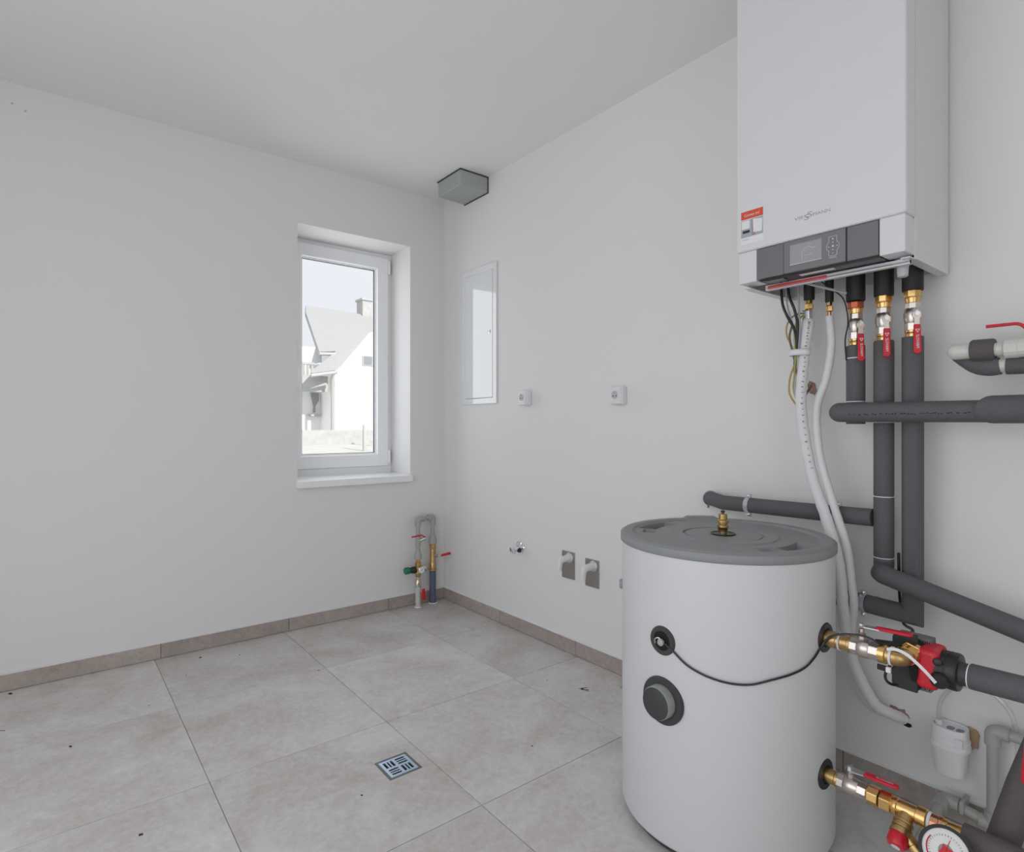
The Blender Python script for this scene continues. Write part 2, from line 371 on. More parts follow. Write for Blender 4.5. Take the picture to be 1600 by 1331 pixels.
# sensor pocket and flange cover on the side that faces the room (-x)
sp = obj('sensor_rosette', MB().lathe((TXc-TR+.012, -2.330, .563), (-1, 0, 0), [(0, .030), (.004, .039), (.012, .0385), (.016, .036), (.016, .026), (.010, .023)], 40, capb=False), DGREY, tank)
obj('pocket_hole', MB().lathe((TXc-TR+.004, -2.330, .563), (-1, 0, 0), [(0, .026), (.0055, .0255)], 32), DARK, sp)
obj('sensor_clip', MB().lathe((TXc-TR-.008, -2.334, .562), (-1, .15, 0), [(-.006, .004), (0, .009), (.006, .0095), (.010, .006)], 16), GRW, sp)
obj('spring_clip', MB().tube(curve([(TXc-TR-.012, -2.316, .556), (TXc-TR-.016, -2.318, .567), (TXc-TR-.014, -2.328, .573), (TXc-TR-.012, -2.338, .565)]), .0018, 8), ZINC, sp)
fc = obj('flange_rosette', MB().lathe((TXc-TR+.016, -2.330, .405), (-1, 0, 0), [(0, .050), (.006, .0625), (.017, .0625), (.020, .060)], 56), DGREY, tank)
obj('flange_cap', MB().lathe((TXc-TR-.002, -2.330, .405), (-1, 0, 0), [(0, .043), (.024, .0425), (.028, .0405)], 48), LIDG2, fc)
obj('cap_face', MB().lathe((TXc-TR-.0265, -2.330, .405), (-1, 0, 0), [(0, .0412), (.0035, .0405), (.0045, .038)], 48), DGREY, fc)
# port rosettes on the -y side and plugs on the far side
for z in (.587, .237): 
    obj('port_rosette', MB().lathe((TXc, TYc-TR+.012, z), (0, -1, 0), [(0, .024), (0, .036), (.012, .038), (.015, .036), (.015, .024)], 36, capa=False, capb=False), BLACK, tank)
    obj('port_hole', MB().lathe((TXc, TYc-TR+.006, z), (0, -1, 0), [(0, .030), (.0075, .030)], 28), DARK, tank)
for z in (.649, .345): 
    d = Vector((-.657, .754, 0)); p = Vector((TXc, TYc, z)) + d*(TR-.004)
    obj('plug', MB().lathe(p, d, [(0, .015), (.008, .015), (.012, .012), (.013, .006)], 20), LIDG2, tank)

# ================================================================== GAS BOILER
BY0, BY1, BZ0, BZ1 = -2.754, -2.288, 1.563, 2.476
boil = thing('gas_boiler', 'tall white wall-hung gas boiler with dark grey control panel', 'boiler', (0, -2.52, 1.563))
c = MB(); th = .004
c.box(-.273, -.012, BY0, BY0+th, BZ0, BZ1); c.box(-.273, -.012, BY1-th, BY1, BZ0, BZ1)
c.box(-.273, -.012, BY0+th, BY1-th, BZ1-th, BZ1); c.box(-.016, -.012, BY0+th, BY1-th, BZ0+.01, BZ1-th)
c.box(-.300, -.014, BY0+th, BY0+.026, BZ0, BZ0+.003); c.box(-.300, -.014, BY1-.026, BY1-th, BZ0, BZ0+.003)
obj('casing', c, WENAM, boil, smooth=False)
obj('chassis', MB().box(-.27, -.02, BY0+.03, BY1-.03, BZ0+.06, BZ1-.02), DGREY, boil, smooth=False)
cover = obj('front_cover', MB().box(-.341, -.272, BY0, BY1, 1.670, BZ1), WENAM, boil, bevel=.006, seg=3, smooth=True)
for y0, y1 in ((-2.352, BY1-.004), (BY0+.004, -2.690)): obj('housing_end', MB().box(-.334, -.268, y0, y1, 1.573, 1.6705), WENAM, boil, bevel=.003, smooth=False)
obj('panel_backing', MB().box(-.322, -.290, -2.690, -2.352, 1.590, 1.668), BLACK, boil, smooth=False)
obj('panel_flap', MB().box(-.335, -.318, -2.4365, -2.3535, 1.577, 1.6685), PANEL, boil, bevel=.0015, smooth=False)
obj('panel_flap', MB().box(-.335, -.318, -2.6885, -2.6115, 1.577, 1.6685), PANEL, boil, bevel=.0015, smooth=False)
dm = obj('display_module', MB().box(-.339, -.318, -2.6095, -2.4385, 1.577, 1.6685), PANEL2, boil, bevel=.002, smooth=False)
obj('screen', MB().box(-.3398, -.338, -2.547, -2.458, 1.598, 1.655), SCREEN, dm, smooth=False)
sf = MB(); 
for a, b in (((-2.547,1.598),(-2.458,1.598)),): sf.box(-.3402, -.339, a[0], b[0], a[1]-.001, a[1]+.0008)
obj('screen_edge', sf, SILVER, dm, smooth=False)
hi = MB(); hp = [(-2.493,1.606),(-2.493,1.628),(-2.502,1.638),(-2.512,1.641),(-2.522,1.634),(-2.532,1.636)]
hi.tube([(-.3400, y, z) for y, z in hp], .0007, 6); hi.tube([(-.34, -2.500, 1.617), (-.34, -2.520, 1.618)], .0006, 6)
obj('house_icon', hi, SILVER, dm)
ky = -2.577; out = [(-2.5665,1.653),(-2.5875,1.653),(-2.5875,1.638),(-2.5935,1.630),(-2.5935,1.620),(-2.5875,1.612),(-2.5875,1.600),(-2.5665,1.600),(-2.5665,1.612),(-2.5605,1.620),(-2.5605,1.630),(-2.5665,1.638),(-2.5665,1.653)]
obj('keypad_outline', MB().tube([(-.3393, y, z) for y, z in out], .0006, 6), SILVER, dm)
obj('keypad_bar', MB().box(-.3398, -.338, -2.5865, -2.5675, 1.5925, 1.5975), SCREEN, dm, smooth=False)
for y, z, r in ((ky,1.646,.0022),(ky,1.6365,.0014),(ky,1.626,.0028),(ky-.011,1.625,.0016),(ky+.011,1.625,.0016),(ky,1.6155,.0016),(ky,1.6065,.0014)):
    obj('button', MB().lathe((-.3388, y, z), (-1, 0, 0), [(0, r), (.0008, r), (.001, r*.7)], 10), SILVER, dm)
# underside: pale label, wiring tray (black stands in for the dark interior), rail with red strip, drain spout
obj('dark_interior_tray', MB().box(-.326, -.272, -2.69, -2.36, 1.5700, 1.592), BLACK, boil, smooth=False)
obj('tray_label', MB().box(-.320, -.304, -2.57, -2.475, 1.5688, 1.5702), STW, boil, smooth=False)
obj('tray_clip', MB().box(-.322, -.296, -2.43, -2.375, 1.5655, 1.5705), PANEL, boil, bevel=.002, smooth=False)
rail = obj('bottom_rail', MB().prism([(-.006,-.0075),(.006,-.0075),(.006,.0075),(-.006,.0075)], (-.27, -2.742, 1.5595), (-.35,0,-.94), (-.94,0,.35), (0,1,0), .392), ALU, boil, smooth=False)
rs = Vector((-.94,0,.35)); 
obj('red_strip', MB().box(-.2785, -.2775, -2.534, -2.358, 1.5545, 1.5645), REDSTRIP, rail, smooth=False)
obj('rail_lip', MB().box(-.2775, -.268, -2.742, -2.350, 1.552, 1.5672), ALU, rail, smooth=False)
for y in (BY0+.016, BY1-.016):
    for x in (-.25, -.285): obj('screw', MB().lathe((x, y, BZ0+.001), (0, 0, -1), [(0, .0035), (.002, .003)], 10), ZINC, boil)
obj('drain_spout', MB().lathe((-.245, -2.715, 1.575), (0, 0, -1), [(0, .0165), (.018, .0165), (.020, .014), (.046, .0125), (.048, .010)], 18), LGREY, boil)
PX = -.10
PYS = dict(d=-2.402, e=-2.465, a=-2.542, b=-2.619, c=-2.693)
for k, r, z in (('d', .0165, 1.538), ('e', .0125, 1.521), ('a', .0262, 1.510), ('b', .0258, 1.512), ('c', .0262, 1.514)):
    obj('connection_sleeve', MB().lathe((PX, PYS[k], 1.63), (0, 0, -1), [(0, r), (1.63-z-.002, r), (1.63-z, r*.94)], 24), RUBBER, boil)
# print on the cover
R_, U_ = (0, -1, 0), (0, 0, 1)
xf = -.3411
obj('lettering', text_mesh('VIE', .0088, (xf, -2.4845, 1.7275), R_, U_, width=.0265), LOGO, cover, smooth=False)
obj('lettering', text_mesh('MANN', .0088, (xf, -2.5478, 1.7275), R_, U_, width=.047), LOGO, cover, smooth=False)
obj('lettering', text_mesh('S', .0155, (xf, -2.5065, 1.7245), R_, U_, width=.014), LOGO, cover, smooth=False)
obj('lettering', text_mesh('S', .0155, (xf, -2.5155, 1.7305), R_, U_, width=.014), LOGO, cover, smooth=False)
st = obj('sticker', MB().box(-.3416, -.3408, -2.378, -2.3045, 1.692, 1.793), STW, cover, smooth=False, label='white and orange sticker')
obj('sticker_band', MB().box(-.342, -.3414, -2.377, -2.3055, 1.7685, 1.793), ORANGE, st, smooth=False)
obj('lettering', text_mesh('Connect me!', .0085, (-.3421, -2.341, 1.7805), R_, U_, width=.049), STW, st, smooth=False)
obj('picture_wall', MB().box(-.3419, -.3414, -2.341, -2.3055, 1.713, 1.766), STB, st, smooth=False)
obj('picture_wall', MB().box(-.3420, -.3414, -2.352, -2.341, 1.714, 1.767), STP, st, smooth=False)
obj('picture_wall', MB().box(-.3419, -.3414, -2.377, -2.352, 1.7135, 1.767), STB, st, smooth=False)
obj('picture_panel', MB().box(-.3421, -.3414, -2.334, -2.3075, 1.739, 1.764), STW, st, smooth=False)
obj('picture_panel', MB().prism([(.347-.001,0),(.373,-.002),(.375,.036),(.347-.003,.042)], (-.3415, -2, 1.7235), (0,-1,0), (0,0,1), (-1,0,0), .0006), STW, st, smooth=False)
obj('picture_bar', MB().box(-.3422, -.3414, -2.334, -2.311, 1.726, 1.734), INK, st, smooth=False)
obj('print_line', MB().box(-.3419, -.3414, -2.333, -2.308, 1.7055, 1.7065), INKG, st, smooth=False)

# ================================================================== BALL VALVES UNDER THE BOILER
def paddle(O, along, up, L, w, t):
    """rounded handle paddle starting at O, running along `along`, width along `side`, normal `up`"""
    O, al, n = Vector(O), Vector(along).normalized(), Vector(up).normalized(); sd = n.cross(al)
    pts = [(0, -w*.42)] + [(L-w*.5 + w*.5*math.sin(a), w*.5*-math.cos(a)) for a in [math.pi*i/8 for i in range(9)]] + [(0, w*.42)]
    return MB().prism(pts, O - n*t/2, al, sd, n, t)
def lever_valve(t, O, d, n, handle_along, prof_top, topmat, L=.084, w=.0195, off=.036, word='SLOVARM', drop=.0, hstart=.012, botmat=None):
    """nickel ball valve: O top of union, axis d, stem direction n; built as parts of thing t"""
    O, d, n = Vector(O), Vector(d).normalized(), Vector(n).normalized(); ha = Vector(handle_along).normalized()
    obj('union_nut', MB().lathe(O, d, [(0, .0225), (.019, .0225)], 8, phase=.2), topmat, t, bevel=.0015, smooth=False)
    obj('union_collar', MB().lathe(O, d, [(.019, .0185), (.026, .0195), (.030, .0175), (.036, .018)], 24), BRASS, t)
    b = MB().lathe(O, d, [(.035, .0205), (.052, .0205)], 8, phase=.1); obj('body_nut', b, NICKEL, t, bevel=.0015, smooth=False)
    obj('valve_body', MB().lathe(O, d, [(.050, .018), (.056, .0205), (.066, .0228), (.076, .0228), (.088, .0205), (.094, .018)], 26), NICKEL, t)
    obj('body_nut', MB().lathe(O, d, [(.092, .0215), (.114, .0215)], 8, phase=.3), NICKEL, t, bevel=.0015, smooth=False)
    obj('tail_ring', MB().lathe(O, d, [(.113, .0195), (.119, .0195), (.121, .0175), (.126, .0185), (.131, .018), (.134, .0135), (.150, .0135)], 24), botmat or BRASS, t)
    C = O + d*.071
    obj('stem', MB().lathe(C, n, [(.015, .009), (.030, .009), (.032, .0065), (off+.004, .0065)], 16), NICKEL, t)
    hdl = obj('handle', paddle(C + n*off + ha*(hstart+.018), ha, n, L, w, .007), RED, t, bevel=.0025, seg=2, label='red handle')
    sd = n.cross(ha)
    obj('handle_plate', MB().prism([(-.0125, 0), (-.003, -.0105), (.010, -.0105), (.013, -.0065), (.032, -.0065), (.032, .0065), (.013, .0065), (.010, .0105), (-.003, .0105)], C + n*(off-.0015), ha, sd, n, .003), NICKEL, hdl, bevel=.0006, smooth=False)
    obj('stem_nut', MB().lathe(C + n*(off+.001), n, [(0, .0065), (.005, .0065)], 6), ZINC, hdl, smooth=False)
    if word:
        up = n.cross(ha)
        o_ = C + n*(off+.0036) + ha*(hstart+.018+L*.58)
        obj('lettering', text_mesh(word, .0072, o_, ha, up, width=L*.45), STW, hdl, smooth=False)
        q = C + n*(off+.0038) + ha*(hstart+.018+L*.21)
        obj('emblem', MB().tube([q + ha*(.0055*math.cos(a)) + up*(.0055*math.sin(a)) for a in [math.radians(x) for x in (0, 120, 240, 360)]], .0008, 6), STW, hdl)
    return t
NV = Vector((-.80, -.60, 0))
for key, tm, lab in (('a', COPRED, 'nickel ball valve with red lever and reddish copper nut below the boiler'),
                     ('b', BRASS, 'middle nickel ball valve with red lever hanging down below the boiler'),
                     ('c', BRASS, 'nickel ball valve with red lever beside the boiler drain spout, nearest the boiler edge')):
    t = thing('ball_valve', lab, 'valve', (PX, PYS[key], 1.37), 'ball valves under the boiler')
    zt = dict(a=1.511, b=1.513, c=1.515)[key] - (.0 if key != 'a' else .004)
    n = dict(a=Vector((-.74,-.67,0)), b=Vector((-.86,-.5,0)), c=Vector((-.84,-.54,0)))[key]
    lever_valve(t, (PX, PYS[key], zt), (0, 0, -1), n, Vector((0, 0, -1)) + n*.05, None, tm)
# small compression fittings of the two thin pipes
for key, z, r, lab in (('d', 1.538, .0115, 'small brass pipe fitting above the thick white hose'), ('e', 1.521, .0095, 'small brass pipe fitting above the thin white hose')):
    t = thing('pipe_fitting', lab, 'fitting', (PX, PYS[key], z-.04), 'brass fittings of the thin boiler pipes')
    obj('tail', MB().cyl((PX, PYS[key], z+.004), (PX, PYS[key], z-.082), r*.6, 16), COPPER, t)
    obj('nut', MB().lathe((PX, PYS[key], z-.001), (0, 0, -1), [(0, r*.95), (.010, r*.95)], 6), BRASSD, t, bevel=.001, smooth=False)
    obj('nut', MB().lathe((PX, PYS[key], z-.011), (0, 0, -1), [(0, r*.8), (.003, r*1.15), (.018, r*1.15), (.021, r*.8)], 6, phase=.4), BRASS, t, smooth=False)
    if key == 'd': obj('earth_clamp', MB().box(PX-.016, PX+.012, PYS['d']-.008, PYS['d']+.018, z-.066, z-.034), ZINC, t, bevel=.003, smooth=False)

# ================================================================== INSULATED PIPES
def tie(o, d, r, parent, m=None, w=.003, name='tape_ring'):
    d = Vector(d).normalized(); obj(name, MB().ring(Vector(o) - d*w/2, d, r-.001, r+.0012, w), m or STW, parent)
def pipe_print(p0, right, up, n, r, parent, L, cnt):
    """rows of unreadable dark print dashes along a pipe"""
    mb = MB(); rnd = random.Random(3); p0 = Vector(p0); right = Vector(right).normalized(); up = Vector(up).normalized(); n = Vector(n).normalized()
    s_ = 0
    while s_ < L:
        w = rnd.uniform(.003, .0075); a = -.18 + rnd.uniform(-.03, .03)
        o = p0 + right*(s_+w/2) + up*(r*math.sin(a)) + n*(r*math.cos(a)+.0002)
        mb.obox(o, right, up, n, w/2, rnd.uniform(.0016, .0036), .0002); s_ += w + rnd.choice((.0015, .002, .0025, .009))
    return obj('pipe_print', mb, INK, parent, smooth=False)
r_ = .0265
def iso(name, label, loc, group='insulated heating pipes'):
    return thing(name, label, 'pipe', loc, group)
ta = iso('insulated_pipe', 'short grey foam-insulated pipe below the valve with the copper nut', (PX, PYS['a'], 1.14))
o = obj('foam_sleeve', MB().tube([(PX, PYS['a'], 1.374), (PX, PYS['a'], 1.335)], .0255, 24), FOAM, ta)
obj('foam_sleeve', MB().tube([(PX, PYS['a'], 1.335), (PX, PYS['a'], 1.200), (PX, PYS['a'], 1.135)], .0258, 24), FOAM, ta)
tie((PX, PYS['a'], 1.336), (0,0,1), .0258, ta); tie((PX, PYS['a'], 1.203), (0,0,1), .0258, ta)
th_ = iso('insulated_pipe', 'horizontal grey foam-insulated pipe crossing in front of the vertical ones', (-.155, -2.9, 1.17))
pts = [(-.155, -2.490 - .0285*(1-math.cos(math.radians(a))), 1.170) for a in range(0, 91, 15)]; rr = [.0285*math.sin(math.radians(a)) + .0005 for a in range(0, 91, 15)]
obj('foam_sleeve', MB().tube(pts + [(-.155, -3.25, 1.164)], rr + [.0285], 28), FOAM, th_)
ov = MB(); sg = 28; V = []; 
for t_, (yy) in enumerate((-2.868, -3.25)):
    for k in range(sg):
        a = 2*math.pi*k/sg; slant = (-.030*math.cos(a) if t_ == 0 else 0)
        V.append((-.157 - .0355*math.cos(a), yy - slant - .02*(t_ == 0), 1.171 + .0355*math.sin(a)))
ov.add(V, [(k, (k+1) % sg, sg+(k+1) % sg, sg+k) for k in range(sg)] + [tuple(range(sg))[::-1], tuple(range(sg, 2*sg))])
fixn(obj('overlap_sleeve', ov, FOAM, th_))
pipe_print((-.155, -2.555, 1.169), (0,-1,0), (0,0,1), (-1,0,0), .0285, th_, .29, 30)
tb = iso('insulated_pipe', 'vertical grey foam-insulated pipe below the middle valve with a side branch over the tank', (PX, PYS['b'], .69))
zb = [1.381, 1.140, .921, .741, .690]
for a, b in zip(zb, zb[1:]):
    obj('foam_sleeve', MB().tube([(PX, PYS['b'], a), (PX, PYS['b'], a-.004), (PX, PYS['b'], b+.004), (PX, PYS['b'], b)], [.0245, r_, r_, .0245], 26), FOAM, tb)
for z in zb[1:4]: tie((PX, PYS['b'], z), (0,0,1), .0252, tb, w=.0025)
obj('branch_sleeve', MB().tube([(PX, -2.590, .8545), (PX, -2.500, .853)], .0262, 26), FOAM, tb)
obj('branch_sleeve', MB().tube([(PX, -2.484, .853), (PX, -2.201, .850)], .0262, 26), FOAM, tb)
obj('branch_sleeve', MB().tube([(PX, -2.184, .850), (PX, -2.092, .849), (-.004, -1.972, .847)], .0262, 26), FOAM, tb)
obj('bare_pipe', MB().tube([(PX, -2.51, .853), (PX, -2.17, .850)], .019, 20), RUBBER, tb)
tc_ = iso('insulated_pipe', 'vertical grey foam-insulated pipe ending in a mitred bend behind the tank', (PX, PYS['c'], .58))
obj('foam_sleeve', MB().tube([(PX, PYS['c'], 1.383), (PX, PYS['c'], .588), (PX, -2.574, .593)], .0268, 28), FOAM, tc_, angle=30)
obj('foam_sleeve', MB().tube([(PX, -2.556, .594), (PX, -2.330, .596)], .0258, 24), FOAM, tc_)
obj('bare_pipe', MB().tube([(PX, -2.59, .594), (PX, -2.54, .594)], .019, 20), RUBBER, tc_)
td = iso('insulated_pipe', 'sloping grey foam-insulated pipe running down in front of the vertical pipes', (-.155, -2.9, .63))
p0 = Vector((-.155, -2.612, .7085)); dv = Vector((0, -.308, -.078)).normalized(); s2 = []; r2 = []
for a in range(0, 91, 15): s2.append(p0 + dv*(.0265*(1-math.cos(math.radians(a))))); r2.append(.0265*math.sin(math.radians(a))+.0005)
obj('foam_sleeve', MB().tube(s2 + [p0 + dv*.75], r2 + [.0272], 28), FOAM, td)
obj('bend_sleeve', MB().tube([(PX, -2.619, .712), (-.155, -2.630, .703)], .0255, 20), FOAM, td)

def clamp(label, c, d, r, earv=(0, 0, 1)):
    c, d, e = Vector(c), Vector(d).normalized(), Vector(earv).normalized(); t = thing('pipe_clamp', label, 'clamp', c, 'zinc pipe clamps')
    obj('band', MB().ring(c - d*.008, d, r-.0015, r+.001, .016), ZINC, t)
    for s in (-1, 1):
        q = c + e*s*(r+.006); ln = d.cross(e)
        obj('ear', MB().obox(q, d, e, ln, .008, .007, .0055), ZINC, t, bevel=.001, smooth=False)
        obj('screw', MB().lathe(q - Vector((.0055, 0, 0)), (-1, 0, 0), [(0, .005), (.0035, .005), (.005, .003)], 12), ZINC, t)
    w = Vector((0, c.y, c.z)); obj('wall_stud', MB().cyl(c + Vector((r, 0, 0)), w, .004, 10), ZINC, t)
clamp('zinc pipe clamp on the branch pipe over the tank lid, away from the hoses', (PX, -2.193, .850), (0, 1, 0), .0265)
clamp('zinc pipe clamp on the branch pipe just beside the white hoses', (PX, -2.492, .853), (0, 1, 0), .0265)
clamp('zinc pipe clamp on the low pipe near its mitred bend', (PX, -2.565, .5935), (0, 1, 0), .0265)
t = thing('pipe_clamp', 'zinc clamp ring where the branch pipe bends into the wall above the tank lid', 'clamp', (-.01, -2.03, .85), 'zinc pipe clamps')
obj('band', MB().ring((-.014, -1.985, .847), (.625, .78, 0), .0262, .0295, .010), ZINC, t)
obj('screw', MB().lathe((-.034, -1.985, .815), (-1, 0, 0), [(-.006, .005), (0, .005), (.003, .003)], 12), ZINC, t)

# ================================================================== WHITE HOSES AND CABLES
h1 = [(-0.1,-2.4,1.468),(-0.105,-2.399,1.45),(-0.11,-2.39,1.349),(-0.12,-2.386,1.183),(-0.14,-2.428,0.979),(-0.158,-2.481,0.845),(-0.158,-2.516,0.713),(-0.15,-2.526,0.578),(-0.13,-2.527,0.497),(-0.1,-2.539,0.395),(-0.06,-2.577,0.285),(-0.03,-2.612,0.256),(0.004,-2.638,0.240)]
P1 = curve(h1, 10); rr1 = [.0165 + .0007*math.sin(i*1.9) for i in range(len(P1))]; rr1[0] = .016
t = thing('insulated_hose', 'thick white foil-wrapped hose hanging from the boiler past the tank', 'hose', h1[-1], 'white hoses under the boiler')
obj('hose_jacket', MB().tube(P1, rr1, 18), HOSE, t)
obj('hose_end_wrap', MB().tube([P for P in P1[:16]], [.0195 if i < 14 else .0175 for i in range(16)], 18), HOSE, t)
mk = MB(); 
for i in range(3, 40):
    p = P1[i]; dd = (P1[i+1] - P1[i-1]).normalized(); n_ = Vector((-.80, -.60, 0)); sd = dd.cross(n_).normalized()
    rr_ = (.0197 if i < 16 else .0173)
    mk.obox(p + n_*rr_ + sd*.001*(i % 3 - 1), sd, dd, n_, .0022 + .0012*(i % 2), .0011 + .0006*(i % 3), .0003)
obj('hose_print', mk, INKG, t, smooth=False)
h2 = [(-0.1,-2.465,1.476),(-0.1,-2.471,1.383),(-0.1,-2.456,1.283),(-0.11,-2.432,1.182),(-0.13,-2.449,1.04),(-0.148,-2.499,0.885),(-0.142,-2.532,0.771),(-0.137,-2.545,0.660),(-0.139,-2.552,0.585),(-0.085,-2.520,0.454),(-0.06,-2.517,0.348),(-0.04,-2.559,0.265),(-0.006,-2.604,0.240)]
P2 = curve(h2, 10)
t = thing('insulated_hose', 'thin white hose hanging from the boiler beside the thicker one', 'hose', h2[-1], 'white hoses under the boiler')
obj('hose_jacket', MB().tube(P2, [.0118 + .0004*math.sin(i*1.7) for i in range(len(P2))], 16), HOSE, t)
# broken plaster where things enter the wall
def blob(c, u, w, n, ru, rw, t, seed, k=18):
    rnd = random.Random(seed); pts = []
    for i in range(k):
        a = 2*math.pi*i/k; s = rnd.uniform(.72, 1.12); pts.append((ru*s*math.cos(a), rw*s*math.sin(a)))
    return MB().prism(pts, c, u, w, n, t)
obj('plaster_hole', blob((-.0003, -2.366, 1.258), (0,-1,0), (0,0,1), (-1,0,0), .016, .026, .0015, 4), BRICK, wall_right, smooth=False)
obj('plaster_hole', blob((-.0003, -2.622, .248), (0,-1,0), (0,0,1), (-1,0,0), .036, .024, .0012, 9), BRICK, wall_right, smooth=False)
obj('plaster_hole', blob((-.0003, -2.648, .226), (0,-1,0), (0,0,1), (-1,0,0), .012, .008, .0012, 12), DARK, wall_right, smooth=False)
def cable(name, label, pts, r, m, group=None, n=8):
    t = thing(name, label, 'cable', pts[-1], group); obj('cable_jacket', MB().tube(curve(pts, n), r, 8), m, t); return t
GC = 'cables hanging from the boiler'
cable('power_cable', 'outermost black cable hanging from the boiler rail', [(-.16,-2.340,1.60),(-.16,-2.344,1.53),(-.155,-2.358,1.485),(-.135,-2.372,1.44),(-.125,-2.370,1.385),(-.122,-2.371,1.33),(-.112,-2.376,1.26),(-.098,-2.386,1.19)], .0046, BLACK, GC)
cable('power_cable', 'second black cable hanging from the boiler, kinked towards the earth clamp', [(-.16,-2.362,1.60),(-.16,-2.366,1.55),(-.155,-2.382,1.50),(-.140,-2.384,1.45),(-.130,-2.376,1.39),(-.122,-2.366,1.33),(-.112,-2.366,1.27),(-.098,-2.380,1.20)], .0046, BLACK, GC)
cable('signal_cable', 'pale grey cable between the two black boiler cables', [(-.15,-2.352,1.60),(-.15,-2.354,1.53),(-.145,-2.364,1.48),(-.13,-2.372,1.42),(-.122,-2.374,1.33),(-.12,-2.366,1.25),(-.112,-2.372,1.20)], .0032, GRW, GC)
cable('signal_cable', 'pale grey cable running straight down beside the earth clamp', [(-.14,-2.385,1.60),(-.14,-2.388,1.53),(-.135,-2.388,1.45),(-.125,-2.380,1.38),(-.12,-2.376,1.29),(-.112,-2.378,1.21)], .0032, GRW, GC)
cable('earth_wire', 'yellow earth wire looping from the clamp into the cable bundle', [(-.118,-2.392,1.495),(-.135,-2.370,1.488),(-.138,-2.349,1.462),(-.134,-2.346,1.425),(-.13,-2.362,1.385),(-.125,-2.370,1.345),(-.12,-2.350,1.29),(-.118,-2.346,1.24),(-.11,-2.360,1.205),(-.105,-2.372,1.195)], .0028, YEL, GC)
cable('earth_wire', 'yellow green earth wire inside the cable bundle', [(-.12,-2.392,1.487),(-.135,-2.378,1.465),(-.132,-2.370,1.42),(-.13,-2.372,1.36),(-.122,-2.365,1.30),(-.118,-2.360,1.25),(-.11,-2.372,1.20)], .0030, YG, GC)
cable('signal_cable', 'brown wire inside the cable bundle under the boiler', [(-.13,-2.362,1.46),(-.132,-2.354,1.42),(-.13,-2.364,1.365),(-.122,-2.372,1.31),(-.118,-2.369,1.26),(-.108,-2.378,1.21),(-.02,-2.372,1.265)], .0034, BRW, GC)
t = thing('cable_strap', 'white strap holding the cable bundle to the thick hose', 'strap', (-.12, -2.375, 1.365))
sb_ = MB(); o_ = Vector((-.118, -2.380, 1.368)); loop = [(.030*math.cos(a), .034*math.sin(a)*1.0) for a in [2*math.pi*i/24 for i in range(25)]]
V = []; F = []
for i, (a, b) in enumerate(loop[:-1]):
    for z in (-.010, .010): V.append((o_.x + a*.75, o_.y + b, o_.z + z))
for i in range(24): F.append((2*i, 2*((i+1) % 24), 2*((i+1) % 24)+1, 2*i+1))
so = fixn(obj('strap_band', MB().add(V, F), STW, t)); sm = so.modifiers.new('thick', 'SOLIDIFY'); sm.thickness = .0012
cable('signal_cable', 'thin black wire running from the boiler to the copper nut valve', [(-.20,-2.47,1.60),(-.19,-2.48,1.57),(-.16,-2.500,1.545),(-.13,-2.520,1.515),(-.12,-2.528,1.45),(-.125,-2.522,1.39),(-.122,-2.524,1.33)], .0022, BLACK, GC)
obj('bracket_strut', MB().tube([(-.27,-2.452,1.562),(-.15,-2.535,1.530)], .004, 8), GRW, boil)

# ================================================================== CAPPED PIPE STUB AND LEVER AT THE FRAME EDGE
t = thing('capped_pipe', 'pale plastic pipe stub with rounded cap and dark foam collar', 'pipe', (-.13, -2.9, 1.32))
zc = 1.3275
cp = [(-.13, -2.783 - .021*(1-math.cos(math.radians(a))), zc) for a in range(0, 91, 15)]; cr = [.0208*math.sin(math.radians(a))+.0004 for a in range(0, 91, 15)]
obj('rounded_cap', MB().tube(cp + [(-.13, -2.842, zc-.001)], cr + [.0208], 26), PPRW, t)
obj('pipe', MB().tube([(-.13, -2.835, zc-.001), (-.13, -3.1, zc-.008)], .0175, 24), PPRW, t)
obj('foam_collar', MB().tube([(-.13, -2.836, zc-.001), (-.13, -2.840, zc-.001), (-.13, -2.882, zc-.002), (-.13, -2.886, zc-.002)], [.026, .0288, .0288, .026], 28), FOAMB, t)
obj('threaded_collar', MB().lathe((-.13, -2.903, zc-.003), (0, -1, 0), [(0, .0215), (.004, .0255), (.030, .026), (.031, .0245), (.060, .0245)], 16), PPRW, t, smooth=False)
t2 = thing('foam_pipe', 'dark foam-wrapped pipe bend tucked beneath the pale capped stub', 'pipe', (-.13, -2.9, 1.27))
obj('foam_bend', MB().tube(curve([(-.105, -2.790, 1.312), (-.110, -2.815, 1.303), (-.118, -2.845, 1.288), (-.125, -2.872, 1.281), (-.125, -2.895, 1.283)], 6), [.004, .006, .008, .010, .012, .014, .015, .0165, .0175, .019, .020, .0208, .0215, .022, .0222, .0222] + [.0222]*9, 20), FOAM, t2)
obj('bare_pipe', MB().tube([(-.125, -2.885, 1.283), (-.125, -2.92, 1.282)], .0175, 20), PPRW, t2)
obj('foam_sleeve', MB().tube([(-.125, -2.908, 1.281), (-.125, -3.15, 1.276)], .0212, 22), FOAMB, t2)
t = thing('lever_handle', 'thin red lever above the pale capped pipe stub', 'handle', (-.13, -2.95, 1.35))
obj('lever', MB().tube(arc_corner((-.13, -2.867, 1.3865), (-.13, -2.936, 1.3865), (-.13, -2.960, 1.352), .014), .0042, 12), RED, t)

